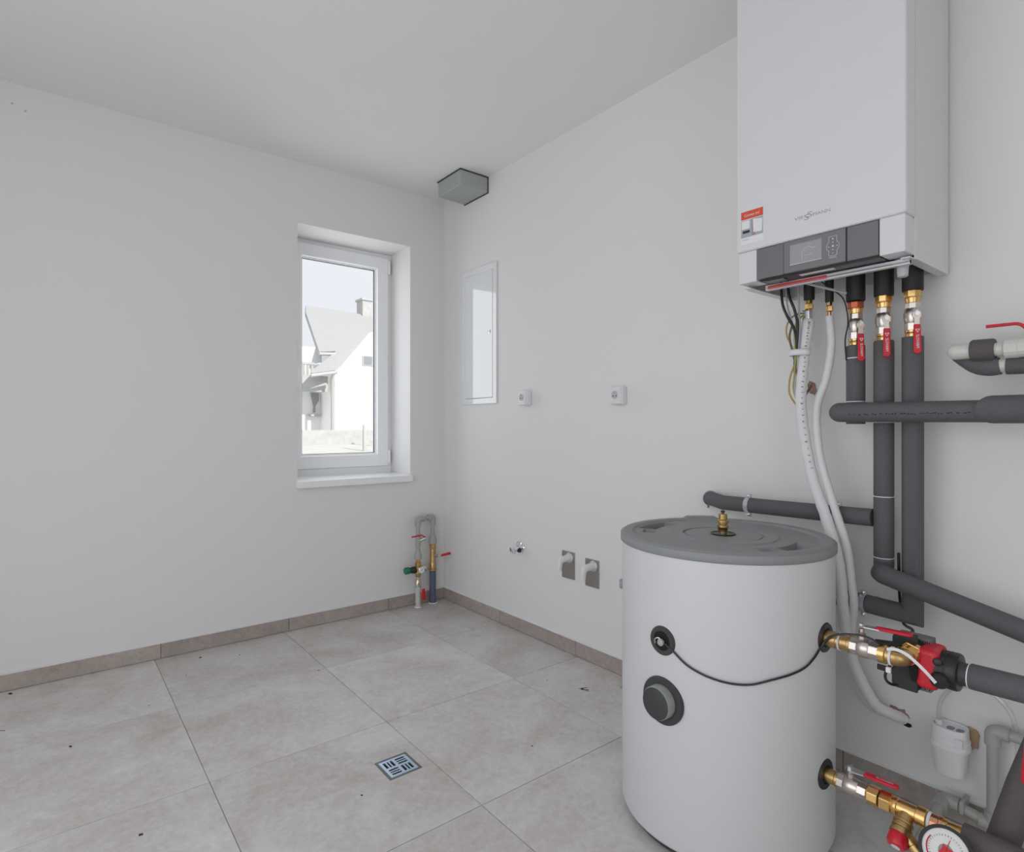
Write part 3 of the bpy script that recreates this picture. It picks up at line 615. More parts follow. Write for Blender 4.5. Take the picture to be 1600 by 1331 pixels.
# ================================================================== UPPER PUMP LINE AT THE TANK
BX = -.475; ZU = .587
t = thing('brass_valve', 'brass shut-off valve with red lever on the upper tank port beside the pump', 'valve', (BX, -2.66, ZU))
obj('port_pipe', MB().lathe((BX, -2.590, ZU), (0,-1,0), [(0, .0205), (.055, .0205), (.057, .0185), (.082, .0185), (.084, .0215), (.09, .0215)], 26), BRASSD, t)
obj('body_nut', MB().lathe((BX, -2.678, ZU), (0,-1,0), [(0, .0215), (.018, .0215)], 8, phase=.2), NICKEL, t, bevel=.0012, smooth=False)
obj('valve_body', MB().lathe((BX, -2.695, ZU), (0,-1,0), [(0, .019), (.004, .0225), (.014, .0235), (.024, .0225), (.028, .0205)], 26), NICKEL, t)
obj('body_nut', MB().lathe((BX, -2.722, ZU), (0,-1,0), [(0, .0225), (.022, .0225)], 8, phase=.1), NICKEL, t, bevel=.0012, smooth=False)
obj('stem', MB().lathe((BX, -2.702, ZU), (0,0,1), [(.015, .009), (.034, .009), (.035, .006), (.046, .006)], 14), NICKEL, t)
hdl = obj('handle', MB().prism([(0,-.0095),(.056,-.0095),(.064,-.006),(.067,0),(.064,.006),(.056,.0095),(0,.0095),(-.012,.005),(-.012,-.005)], (BX, -2.744, .640), (0,-1,.04), (1,0,0), (0,-.04,1), .007), RED, t, bevel=.0025, label='red handle')
obj('handle_plate', MB().prism([(-.042,-.006),(-.030,-.011),(.006,-.008),(.006,.008),(-.030,.011),(-.042,.006)], (BX, -2.740, .6395), (0,-1,.02), (1,0,0), (0,-.02,1), .0028), ZINC, hdl, smooth=False)
obj('stem_nut', MB().lathe((BX, -2.702, .640), (0,0,1), [(0, .0065), (.006, .0065)], 6), ZINC, hdl, smooth=False)
obj('elbow', MB().tube(arc_corner((BX, -2.742, ZU-.001), (BX, -2.788, ZU-.003), (BX+.060, -2.788, ZU-.003), .030, 9), [.021]+[.0195]*9+[.0195], 24), BRASSD, t)
obj('elbow_collar', MB().lathe((BX, -2.742, ZU-.001), (0,-1,0), [(0, .0225), (.014, .0225), (.016, .020)], 26), BRASS, t)
obj('pump_nut', MB().lathe((BX+.048, -2.788, ZU-.003), (1,0,0), [(0, .0285), (.022, .0285)], 6, phase=.3), BRASS, t, bevel=.002, smooth=False)
obj('thread', MB().lathe((BX+.030, -2.788, ZU-.003), (1,0,0), [(0,.0205),(.003,.022),(.006,.0205),(.009,.022),(.012,.0205),(.015,.022),(.019,.021)], 24), BRASS, t)
pump = thing('circulation_pump', 'red and black circulation pump in a dark foam shell beside the tank', 'pump', (-.36, -2.82, .5))
sh = MB().prism([(-.047,-.070),(-.038,-.080),(.008,-.080),(.008,.060),(-.038,.056),(-.044,.048),(-.044,.030),(-.085,.024),(-.085,.008),(-.046,.000),(-.046,-.036),(-.080,-.036),(-.080,-.050),(-.047,-.050)], (-.405, -2.790, .568), (0,-1,0), (0,0,1), (1,0,0), .006)
obj('shell_plate', sh, DGREY2, pump, bevel=.002, smooth=False)
obj('shell_half', MB().box(-.400, -.372, -2.796, -2.742, .488, .612), DGREY2, pump, bevel=.004, smooth=False)
obj('shell_back', MB().box(-.380, -.345, -2.819, -2.745, .488, .616), SHELLG, pump, bevel=.003, smooth=False)
for zz in (.604, .500):
    for k in range(5): obj('cooling_slot', MB().box(-.3806, -.3798, -2.8165+.0045*k, -2.8145+.0045*k, zz-.007+.003*(k % 2), zz+.006), DARK, pump, smooth=False)
pb = obj('pump_body', MB().box(-.428, -.350, -2.845, -2.800, .512, .606), RED, pump, bevel=.012, seg=4, label='red cast pump body')
obj('pump_collar', MB().lathe((-.388, -2.790, .559), (0,-1,0), [(0, .048), (.012, .048), (.016, .044)], 32), DARK, pump)
obj('motor_head', MB().lathe((-.386, -2.834, .559), (0,-1,0), [(0, .038), (.003, .0425), (.020, .043), (.021, .042), (.023, .042), (.024, .043), (.040, .043), (.044, .041), (.045, .036)], 40), BLACK, pump)
obj('motor_knob', MB().lathe((-.420, -2.848, .545), (-1,-.15,-.15), [(0, .019), (.014, .0185), (.018, .015), (.019, .008)], 24), BLACK, pump)
obj('cable_gland', MB().lathe((-.418, -2.842, .582), (-1,-.2,.2), [(0, .009), (.010, .009), (.012, .006)], 14), BLACK, pump)
obj('motor_neck', MB().lathe((-.386, -2.877, .558), (0,-1,0), [(0, .030), (.008, .026), (.020, .025)], 28), DGREY, pump)
t = iso('insulated_pipe', 'grey foam-insulated pipe leaving the pump motor towards the frame edge', (-.386, -3.0, .56))
obj('foam_sleeve', MB().tube([(-.386,-2.893,.558),(-.386,-2.898,.558),(-.386,-2.996,.560),(-.386,-3.001,.560)], [.025,.0285,.0285,.026], 28), FOAM, t)
obj('foam_sleeve', MB().tube([(-.386,-3.001,.560),(-.386,-3.006,.560),(-.386,-3.3,.562)], [.026,.029,.029], 28), FOAM, t)
tie((-.386,-2.895,.558), (0,1,0), .0258, t); tie((-.386,-3.001,.560), (0,1,0), .0268, t)
t = thing('cable_tie', 'long white cable tie lying across the brass elbow and pump', 'cable tie', (-.45, -2.8, .57))
zt = [(-.499,-2.765,.607),(-.500,-2.785,.612),(-.494,-2.806,.604),(-.482,-2.832,.578),(-.466,-2.852,.549)]
ztm = MB(); zc_ = curve(zt, 8)
for a, b in zip(zc_, zc_[1:]):
    d_ = (b-a).normalized(); n_ = Vector((-.85,-.3,.42)).normalized(); sd = d_.cross(n_).normalized(); ztm.obox((a+b)/2, d_, sd, n_, (b-a).length*.6, .0034, .0009)
obj('tail', ztm, STW, t)
obj('loop', MB().ring((BX, -2.7655, ZU-.001), (0,-1,0), .0205, .0222, .005), STW, t)
obj('tie_head', MB().box(BX-.026, BX-.018, -2.773, -2.763, ZU-.034, ZU-.022), STW, t, bevel=.001, smooth=False)
t = thing('cable_tie', 'clear cable tie round the brass port pipe next to the tank', 'cable tie', (BX, -2.65, ZU))
obj('loop', MB().ring((BX, -2.652, ZU), (0,-1,0), .0190, .0222, .004), CREAMP, t)
# sensor cable across the tank
sc_ = [(TXc-TR-.006,-2.343,.560)]
for a, z in ((-172, .545), (-165, .520), (-156, .503), (-146, .494), (-136, .4945), (-126, .507), (-116, .518), (-108, .530), (-102, .548), (-97, .568)):
    sc_.append((TXc + (TR+.005)*math.cos(math.radians(a)), TYc + (TR+.005)*math.sin(math.radians(a)), z))
sc_ += [(-.500,-2.634,.596),(-.497,-2.660,.612),(-.490,-2.700,.620),(-.487,-2.726,.618),(-.486,-2.742,.612),(-.460,-2.757,.606),(-.425,-2.772,.600)]
cable('sensor_cable', 'thin black sensor cable sagging across the white tank', sc_, .0027, BLACK, None, 6)
cable('power_cable', 'black cable dropping from behind the sloping pipe to the pump', [(-.095,-2.656,.760),(-.092,-2.656,.69),(-.070,-2.650,.635),(-.062,-2.652,.585),(-.070,-2.661,.55),(-.15,-2.707,.562),(-.27,-2.745,.590),(-.345,-2.765,.606),(-.365,-2.772,.598)], .0042, BLACK)
cable('power_cable', 'black cable looping under the pump shell', [(-.41,-2.745,.545),(-.42,-2.735,.520),(-.42,-2.738,.502),(-.41,-2.750,.494),(-.39,-2.765,.496)], .0034, BLACK)

# ================================================================== LOWER SAFETY GROUP
ZL = .237
t = thing('safety_group', 'brass safety group with red lever and red capped relief valve on the lower tank port', 'valve', (BX, -2.75, ZL))
obj('port_pipe', MB().lathe((BX, -2.590, ZL), (0,-1,0), [(0, .0175), (.052, .0175), (.054, .0195), (.060, .0195)], 24), BRASSD, t)
obj('body_nut', MB().lathe((BX, -2.648, ZL), (0,-1,0), [(0, .020), (.016, .020)], 8, phase=.2), NICKEL, t, bevel=.001, smooth=False)
obj('valve_body', MB().lathe((BX, -2.663, ZL), (0,-1,0), [(0, .018), (.004, .0212), (.018, .0218), (.030, .0205), (.034, .019)], 26), NICKEL, t)
obj('body_nut', MB().lathe((BX, -2.696, ZL), (0,-1,0), [(0, .0205), (.020, .0205)], 8), NICKEL, t, bevel=.001, smooth=False)
obj('stem', MB().lathe((BX, -2.676, ZL), (0,0,1), [(.014, .008), (.030, .008), (.031, .006), (.040, .006)], 14), NICKEL, t)
hdl = obj('handle', MB().prism([(0,-.0095),(.062,-.010),(.072,-.007),(.076,0),(.072,.007),(.062,.010),(0,.0095)], (BX, -2.708, .2765), (0,-1,.02), (1,0,0), (0,-.02,1), .007), RED, t, bevel=.0025, label='red handle')
obj('handle_plate', MB().prism([(-.044,-.007),(-.034,-.012),(-.012,-.011),(.004,-.007),(.004,.007),(-.012,.011),(-.034,.012),(-.044,.007)], (BX, -2.708, .2765), (0,-1,.02), (1,0,0), (0,-.02,1), .003), ZINC, hdl, smooth=False)
obj('stem_nut', MB().lathe((BX, -2.676, .279), (0,0,1), [(0, .0065), (.006, .0065)], 6), ZINC, hdl, smooth=False)
obj('lettering', text_mesh('SLOVARM', .0072, (BX, -2.752, .2842), (0,-1,.02), (1,0,0), thick=.0004, width=.036), STW, hdl, smooth=False)
obj('union_nut', MB().lathe((BX, -2.716, ZL), (0,-1,0), [(0, .021), (.004, .0235), (.026, .0235)], 8, phase=.2), BRASS, t, bevel=.0012, smooth=False)
obj('union_nut', MB().lathe((BX, -2.745, ZL), (0,-1,0), [(0, .0235), (.024, .0235)], 6, phase=.5), BRASS, t, bevel=.0012, smooth=False)
obj('tee', MB().lathe((BX, -2.768, ZL), (0,-1,0), [(0, .0185), (.006, .0205), (.012, .0205), (.014, .0180), (.050, .0180), (.052, .0215), (.070, .0215), (.072, .018)], 26), BRASS, t)
bd = Vector((-.76, .03, -.64)).normalized(); bo = Vector((BX, -2.800, ZL))
obj('relief_branch', MB().lathe(bo, bd, [(.010,.016),(.026,.017),(.028,.0205),(.033,.0205),(.034,.0185),(.038,.0185),(.039,.0205),(.044,.0205),(.045,.0185),(.049,.0185),(.050,.0215),(.058,.0215)], 24), BRASSD, t)
obj('relief_outlet', MB().lathe(bo + bd*.046, (-.1,-.75,-.62), [(0,.014),(.030,.014),(.031,.017),(.046,.017)], 20), BRASSD, t)
rc = obj('relief_cap', MB().lathe(bo + bd*.057, bd, [(0, .0185), (.004, .0205), (.022, .0205), (.028, .017), (.030, .010)], 20), RED, t, label='red cap')
obj('cap_disc', MB().lathe(bo + bd*.0868, bd, [(0, .0095), (.001, .009)], 20), STW, rc)
obj('seal_ring', MB().lathe((BX, -2.841, ZL), (0,-1,0), [(0, .0195), (.006, .0195)], 22), STW, t)
obj('copper_adapter', MB().lathe((BX, -2.847, ZL), (0,-1,0), [(0, .0185), (.014, .0185), (.016, .020), (.022, .020)], 12), COPPER, t, smooth=False)
obj('tail_piece', MB().lathe((BX, -2.868, ZL), (0,-1,0), [(0, .0185), (.008, .0185), (.010, .0165), (.034, .0175), (.040, .020), (.048, .0205)], 26), BRASS, t)
gg = thing('pressure_gauge', 'round white pressure gauge with red centre on the brass safety group', 'gauge', (-.54, -2.88, .19))
gn = Vector((-.80, -.25, .55)).normalized(); gc = Vector((-.555, -2.895, .233))
obj('gauge_case', MB().lathe(gc, gn, [(-.026, .034), (-.024, .045), (0, .048), (.006, .048), (.006, .041)], 40, capb=False), BLACK, gg)
obj('dial', MB().lathe(gc, gn, [(.001, .0425), (.0035, .0415)], 40), DIAL, gg)
u_ = gn.cross(Vector((0,0,1))).normalized(); v_ = u_.cross(gn).normalized()   # u_ points to the picture right
u_ = -u_ if u_.dot(Vector((0,-1,0))) < 0 else u_
def dp(a, r, e=.0042): return gc + gn*e + u_*(r*math.cos(math.radians(a))) + v_*(r*math.sin(math.radians(a)))
obj('red_arc', MB().tube([dp(a, .033) for a in range(140, 226, 6)], .0013, 6), RED, gg)
tk = MB()
for a in range(-40, 226, 10):
    p, q = dp(a, .0275), dp(a, .031); tk.tube([p, q], .0004, 4)
obj('scale_marks', tk, INK, gg, smooth=False)
obj('dial_centre', MB().lathe(gc, gn, [(.0036, .013), (.0042, .0125)], 28), INKG, gg)
obj('red_star', MB().prism([(.014*(1 if i % 2 == 0 else .55)*math.cos(i*math.pi/4+.3), .014*(1 if i % 2 == 0 else .55)*math.sin(i*math.pi/4+.3)) for i in range(8)], gc + gn*.0043, u_, v_, gn, .0006), RED, gg, smooth=False)
obj('needle', MB().tube([dp(70, .024, .0055), gc + gn*.0055], .0007, 6), RED, gg)
obj('gauge_neck', MB().lathe(gc - gn*.024, -gn, [(0, .010), (.045, .009)], 14), BRASS, gg)
t = iso('insulated_pipe', 'dark foam-insulated pipe continuing from the brass safety group', (BX, -3.05, .24))
obj('foam_sleeve', MB().tube([(BX, -2.905, ZL), (BX, -3.12, ZL-.004)], .027, 24), FOAMB, t)
t = iso('insulated_pipe', 'thick dark foam-insulated riser leaning at the lower frame edge', (-.37, -2.98, .3))
obj('foam_sleeve', MB().tube([(-.36,-3.022,.47),(-.372,-2.985,.340),(-.40,-2.956,.215),(-.43,-2.935,.10)], .0295, 26), FOAMB, t)
t = thing('lever_handle', 'upright red lever at the lower frame edge beside the leaning riser', 'handle', (-.43, -2.997, .38))
obj('lever', paddle((-.43, -3.007, .468), (0, .05, -1), (-.95, -.3, 0), .092, .020, .007), RED, t, bevel=.0025)

# ================================================================== CONDENSATE TRAP, TUBE, GREY PIPES
t = thing('condensate_trap', 'white plastic condensate trap cup fixed low on the wall', 'siphon trap', (-.045, -2.765, .15))
def oval(rows, sx, sy, c, k=36):
    V = []; F = []
    for z, s in rows:
        for i in range(k):
            a = 2*math.pi*i/k; e = .72
            V.append((c[0] + sx*s*math.copysign(abs(math.cos(a))**e, math.cos(a)), c[1] + sy*s*math.copysign(abs(math.sin(a))**e, math.sin(a)), z))
    for j in range(len(rows)-1):
        for i in range(k): F.append((j*k+i, j*k+(i+1) % k, (j+1)*k+(i+1) % k, (j+1)*k+i))
    F += [tuple(range(k))[::-1], tuple((len(rows)-1)*k+i for i in range(k))]
    return MB().add(V, F)
tc0 = (-.040, -2.766)
obj('cup', oval([(.150,.70),(.152,.80),(.160,.84),(.225,.93)], .036, .043, tc0), WHITEP, t)
obj('collar', oval([(.222,.96),(.224,1.06),(.236,1.08),(.238,1.05),(.240,1.05),(.250,1.06),(.252,1.02)], .036, .043, tc0), WHITEP, t)
tp = obj('cap', oval([(.248,1.0),(.280,.96),(.2835,.94),(.2835,.88),(.279,.87)], .036, .043, tc0), WHITEP, t)
obj('inlet', MB().lathe((-.040, -2.739, .279), (0,0,1), [(0, .009), (.012, .009)], 16), WHITEP, tp)
for y in (-2.768, -2.790): obj('cap_recess', oval([(.279,1),(.2795,1)], .012, .009, (-.044, y)), INKG, tp)
obj('snap_lug', MB().box(-.079, -.070, -2.803, -2.785, .243, .266), WHITEP, tp, bevel=.002, smooth=False)
obj('expanding_foam', blob((-.0003, -2.808, .252), (0,-1,0), (0,0,1), (-1,0,0), .018, .034, .008, 21, 16), PUFOAM, t, bevel=.003, label='brown expanding foam')
t = thing('clear_hose', 'clear plastic hose arching up out of the white trap cup', 'hose', (-.04, -2.91, .16))
obj('tube_wall', MB().tube(curve([(-.04,-2.739,.286),(-.04,-2.741,.335),(-.04,-2.759,.376),(-.04,-2.785,.400),(-.04,-2.817,.411),(-.04,-2.850,.410),(-.04,-2.876,.396),(-.04,-2.900,.365),(-.04,-2.911,.315),(-.04,-2.913,.265),(-.04,-2.910,.150)], 8), .0065, 14), CLEAR, t)
t = thing('plastic_pipe', 'grey plastic drain pipe with elbows standing low against the wall', 'pipe', (-.05, -2.86, .03))
pr = .0135; fr = .0185
obj('pipe', MB().tube([(-.045,-2.862,.045),(-.045,-2.862,.30)], pr, 20), PPR, t)
obj('elbow', MB().tube(arc_corner((-.045,-2.862,.272),(-.045,-2.862,.311),(-.045,-2.898,.311),.016), fr, 20), PPR, t)
obj('pipe', MB().tube([(-.045,-2.89,.311),(-.045,-3.15,.311)], pr, 20), PPR, t)
obj('tee', MB().tube([(-.045,-2.835,.058),(-.045,-2.93,.058)], fr, 20), PPR, t)
obj('tee_branch', MB().tube([(-.045,-2.862,.058),(-.045,-2.862,.092)], fr, 20), PPR, t)
obj('pipe', MB().tube([(-.045,-2.775,.070),(-.045,-2.840,.060)], pr, 20), PPR, t)
obj('elbow', MB().tube(arc_corner((-.045,-2.788,.071),(-.045,-2.752,.073),(-.085,-2.752,.066),.015), fr, 20), PPR, t)
obj('pipe', MB().tube([(-.075,-2.752,.067),(-.36,-2.757,.025)], pr, 20), PPR, t)
obj('pipe_clip', MB().box(-.066, -.010, -2.803, -2.792, .058, .094), PPR, t, bevel=.003)

# ================================================================== RIGHT WALL FITTINGS
def socket(label, y, z):
    t = thing('wall_socket', label, 'socket', (0, y, z), 'white surface sockets')
    w = .036
    obj('back_box', MB().box(-.034, 0, y-w, y+w, z-.041, z+.041), WHITEP, t, bevel=.005, seg=3)
    fp = obj('face_plate', MB().box(-.040, -.033, y-w+.003, y+w-.003, z-.038, z+.038), WHITEP, t, bevel=.003)
    obj('insert', MB().box(-.0425, -.039, y-.0265, y+.0265, z-.0275, z+.0275), WHITEP, fp, bevel=.002)
    obj('recess_rim', MB().ring((-.0425, y, z+.002), (-1,0,0), .0185, .021, .002), WHITEP, fp)
    obj('recess', MB().lathe((-.0420, y, z+.002), (-1,0,0), [(0,.0188),(.0009,.0188)], 28), LGREY, fp)
    for s in (-1, 1): obj('contact_hole', MB().lathe((-.0428, y+s*.0085, z-.003), (-1,0,0), [(0,.003),(.0006,.003)], 10), DARK, fp)
    obj('earth_pin', MB().cyl((-.043, y, z+.012), (-.052, y, z+.012), .0026, 10), CHROME, fp)
socket('small white wall socket close to the flush cabinet', -.855, 1.281)
socket('small white wall socket standing alone on the wall, away from the cabinet', -1.517, 1.267)
t = thing('wall_cabinet', 'glossy white flush wall cabinet door reflecting the window', 'cabinet', (0, -.405, 1.26))
cf = MB(); V = []; y0, y1, z0, z1, w = -.585, -.226, 1.260, 2.083, .036
for x in (-.010, 0):
    for y, z in ((y0,z0),(y1,z0),(y1,z1),(y0,z1),(y0+w,z0+w),(y1-w,z0+w),(y1-w,z1-w),(y0+w,z1-w)): V.append((x - (.0 if x == 0 else .0), y, z))
F = []
for i in range(4):
    j = (i+1) % 4; F += [(i, j, 4+j, 4+i), (8+j, 8+i, 12+i, 12+j), (j, i, 8+i, 8+j), (4+i, 4+j, 12+j, 12+i)]
fixn(obj('cabinet_frame', cf.add(V, F), CABL, t, bevel=.003, smooth=False))
dr = obj('door', MB().box(-.0105, -.002, -.5475, -.2635, 1.2975, 2.0455), CABL, t, bevel=.001, smooth=False)
obj('recess_gap', MB().box(-.003, -.0005, -.549, -.262, 1.296, 2.047), INKG, t, smooth=False)
obj('lock', MB().lathe((-.0105, -.519, 1.683), (-1,0,0), [(0, .011), (.003, .011), (.004, .009)], 20), CHROME, dr)
obj('key_slot', MB().box(-.0152, -.0143, -.526, -.512, 1.6815, 1.6845), DARK, dr, smooth=False)
t = thing('angle_valve', 'small chrome tap sticking out of the wall below the sockets', 'tap', (0, -.806, .462), None)
ty, tz = -.806, .462
obj('rosette', MB().lathe((0, ty, tz), (-1,0,0), [(0, .027), (.004, .027), (.009, .018), (.011, .014)], 24), CHROME, t)
obj('valve_body', MB().lathe((-.008, ty, tz), (-1,0,0), [(0, .0135), (.026, .0135), (.027, .017), (.040, .017), (.041, .012)], 20), CHROME, t)
obj('spout', MB().cyl((-.046, ty, tz), (-.074, ty+.006, tz-.004), .0125, 16), CHROME, t)
obj('outlet', MB().cyl((-.056, ty, tz-.004), (-.056, ty, tz-.026), .0105, 14), CHROME, t)
obj('knob', MB().lathe((-.026, ty, tz+.008), (0,-.2,1), [(0, .008), (.010, .008), (.011, .012), (.026, .011), (.029, .007)], 14), CHROME, t)
obj('outlet_opening', MB().lathe((-.030, ty-.009, tz-.008), (0,-1,0), [(0, .0125), (.010, .0125)], 16), RUBBER, t)
def outlet(label, y0, y1, z0, z1):
    yc = (y0+y1)/2; t = thing('washer_outlet', label, 'drain outlet', (0, yc, z0), 'steel drain outlet plates')
    obj('plate', MB().box(-.004, 0, y0, y1, z0, z1), STEEL, t, bevel=.0012, smooth=False)
    p = (0, yc-.010, z1-.030)
    obj('rosette', MB().lathe(p, (-1,0,0), [(.003, .026), (.007, .026), (.010, .020)], 24), ALU, t)
    obj('nozzle', MB().tube(arc_corner((-.006, p[1], p[2]), (-.066, p[1]+.004, p[2]-.004), (-.068, p[1]+.004, p[2]-.056), .022), [.0185]+[.0165]*5+[.014]*3+[.011], 20), WHITEP, t)
    for k in range(3): obj('barb', MB().lathe((-.068, p[1]+.004, p[2]-.032-.009*k), (0,0,-1), [(0, .0125), (.006, .0112)], 16), WHITEP, t)
outlet('steel drain outlet plate with white elbow, the one nearer the chrome tap', -1.221, -1.130, .368, .503)
outlet('steel drain outlet plate with white elbow, the one nearer the water tank', -1.384, -1.294, .360, .492)
t = thing('vent_box', 'grey box vent cover in the ceiling corner above the window', 'vent', (-.1, -.37, 2.505))
obj('cover', MB().box(-.196, -.002, -.492, -.246, 2.507, 2.597), VENT, t, bevel=.006, seg=3)
obj('back_rim', MB().box(-.200, -.0005, -.496, -.242, 2.594, 2.5995), DGREY, t, smooth=False)
obj('wall_rim', MB().box(-.0045, -.0005, -.496, -.242, 2.503, 2.5995), DGREY, t, smooth=False)

# ================================================================== WATER INLET IN THE CORNER
t = thing('water_inlet', 'water inlet pipework with green regulator knob and red levers in the room corner', 'pipework', (-.17, -.05, 0))
X1, Y1, X2, Y2 = -.229, -.062, -.110, -.040
obj('riser_pipe', MB().tube([(X1, Y1, 0), (X1, Y1, .105)], .0165, 18), CREAMP, t)
obj('floor_collar', MB().lathe((X1, Y1, 0), (0,0,1), [(0, .024), (.004, .022)], 18), STW, t)
obj('floor_collar', MB().lathe((X2, Y2, 0), (0,0,1), [(0, .030), (.003, .027)], 18), STW, t)
obj('socket', MB().lathe((X1, Y1, .09), (0,0,1), [(0, .019), (.026, .019), (.028, .022), (.036, .022)], 18), CREAMP, t)
obj('ball_valve', MB().lathe((X1, Y1, .124), (0,0,1), [(0,.017),(.010,.017),(.012,.020),(.030,.020),(.034,.017),(.050,.017),(.052,.015),(.064,.015)], 20), NICKEL, t)
obj('valve_stem', MB().cyl((X1-.004, Y1-.008, .146), (X1-.008, Y1-.036, .146), .008, 12), NICKEL, t)
obj('handle', paddle((X1+.018, Y1-.036, .118), (.03, 0, -1), (-.1, -1, 0), .072, .024, .006), RED, t, bevel=.002, label='red handle')
obj('regulator_body', MB().lathe((X1, Y1, .186), (0,0,1), [(0,.013),(.010,.018),(.020,.018),(.024,.024),(.066,.024),(.070,.018),(.082,.019),(.092,.019),(.094,.014)], 22), BRASSD, t)
obj('regulator_collar', MB().lathe((X1, Y1, .234), (-1,0,.02), [(.018,.021),(.040,.021),(.044,.018),(.064,.016)], 20), BLACK, t)
obj('regulator_knob', MB().lathe((X1, Y1, .235), (-1,0,.02), [(.062,.016),(.064,.0215),(.088,.0215),(.092,.018)], 20), GREEN, t, label='green knob')
obj('filter_bowl', MB().lathe((X1, Y1, .236), (1,.1,0), [(.018,.018),(.030,.022),(.052,.022),(.060,.014)], 20), NICKEL, t)
gz = obj('gauge', MB().lathe((X1+.006, Y1-.020, .235), (-.1,-1,0), [(0,.010),(.006,.020),(.018,.021),(.020,.018)], 26), CHROME, t)
obj('dial', MB().lathe((X1+.004, Y1-.0405, .235), (-.1,-1,0), [(0,.0178),(.001,.0178)], 24), DIAL, gz)
obj('needle', MB().tube([(X1+.002, Y1-.0425, .233), (X1+.009, Y1-.0425, .243)], .0012, 6), INK, gz)
obj('brass_nipple', MB().lathe((X1, Y1, .276), (0,0,1), [(0,.014),(.030,.014)], 8), COPPER, t, smooth=False)
obj('adapter', MB().lathe((X1, Y1, .300), (0,0,1), [(0,.0235),(.024,.0245),(.030,.020),(.050,.016)], 22), PPR, t)
obj('pipe', MB().tube([(X1, Y1, .34), (X1, Y1, .52)], .0135, 18), PPR, t)
obj('valve_block', MB().lathe((X1, Y1, .385), (0,0,1), [(0,.0165),(.03,.0175),(.055,.0165)], 18), PPR, t)
obj('valve_stem', MB().cyl((X1+.005, Y1-.004, .412), (X1+.035, Y1-.035, .432), .010, 14), NICKEL, t)
obj('stem_nut', MB().lathe((X1+.035, Y1-.035, .425), (.6,-.6,.3), [(-.010,.009),(.008,.009)], 6), ZINC, t, smooth=False)
obj('handle', MB().tube([(X1-.064, Y1-.035, .447), (X1+.005, Y1-.035, .452), (X1+.030, Y1-.036, .436)], .0042, 8), RED, t, label='red handle')
obj('elbow', MB().tube(arc_corner((X1, Y1, .505), (X1, Y1, .547), (X1+.040, Y1+.006, .547), .014), .0195, 18), PPR, t)
obj('pipe', MB().tube([(X1+.03, Y1+.005, .547), (X2-.025, Y2-.004, .547)], .0135, 18), PPR, t)
obj('elbow', MB().tube(arc_corner((X2-.040, Y2-.006, .547), (X2, Y2, .547), (X2, Y2, .503), .016), .0195, 18), PPR, t)
obj('pipe', MB().tube([(X2, Y2, .51), (X2, Y2, .40)], .0135, 18), PPR, t)
obj('adapter', MB().lathe((X2, Y2, .378), (0,0,1), [(0,.0245),(.030,.0255),(.036,.021),(.058,.015)], 22), PPR, t)
obj('union_nut', MB().lathe((X2, Y2, .345), (0,0,1), [(0,.019),(.006,.021),(.028,.021),(.034,.018)], 8), BRASSD, t, smooth=False)
obj('ball_valve', MB().lathe((X2, Y2, .258), (0,0,1), [(0,.020),(.02,.0195),(.03,.0185),(.06,.0185),(.088,.017)], 20), BRASSD, t)
obj('valve_stem', MB().cyl((X2+.005, Y2-.010, .305), (X2+.020, Y2-.042, .300), .010, 12), NICKEL, t)
obj('handle', paddle((X2+.035, Y2-.043, .303), (1, -.05, .10), (-.1, -1, 0), .070, .017, .006), RED, t, bevel=.002, label='red handle')
obj('handle_plate', MB().box(X2+.010, X2+.04, Y2-.045, Y2-.041, .294, .310), ZINC, t, smooth=False)
obj('union_nut', MB().lathe((X2, Y2, .205), (0,0,1), [(0,.021),(.004,.0275),(.012,.0275),(.014,.022),(.048,.022),(.055,.019)], 20), BRASSD, t)
obj('supply_pipe', MB().tube([(X2, Y2, 0), (X2, Y2, .10), (X2, Y2, .21)], .0205, 20), BLUEP, t)

# ================================================================== FLOOR DRAIN
t = thing('floor_drain', 'square metal floor drain with slotted zinc grate set in the tiles', 'drain', ((DX0+DX1)/2, (DY0+DY1)/2, 0))
fr_ = MB(); V = []
a0, a1, b0, b1, w = DX0+.0005, DX1-.0005, DY0+.0005, DY1-.0005, .008
obj('drain_frame', slab_hole(a0, a1, b0, b1, -.02, .0008, a0+w, a1-w, b0+w, b1-w), DRAINF, t, smooth=False)
obj('drain_cup', MB().box(a0+.002, a1-.002, b0+.002, b1-.002, -.045, -.018), DARK, t, smooth=False)
gm = MB(); x0, x1, y0, y1 = a0+w+.0006, a1-w-.0006, b0+w+.0006, b1-w-.0006; zt0, zt1 = -.006, .0002
rim = .010; xm, ym = (x0+x1)/2, (y0+y1)/2
gm.box(x0, x1, y0, y0+rim, zt0, zt1); gm.box(x0, x1, y1-rim, y1, zt0, zt1); gm.box(x0, x0+rim, y0+rim, y1-rim, zt0, zt1); gm.box(x1-rim, x1, y0+rim, y1-rim, zt0, zt1)
gm.box(xm-.005, xm+.005, y0+rim, y1-rim, zt0, zt1); gm.box(x0+rim, xm-.005, ym-.005, ym+.005, zt0, zt1); gm.box(xm+.005, x1-rim, ym-.005, ym+.005, zt0, zt1)
obj('grate', gm, DRAINB, t, smooth=False)
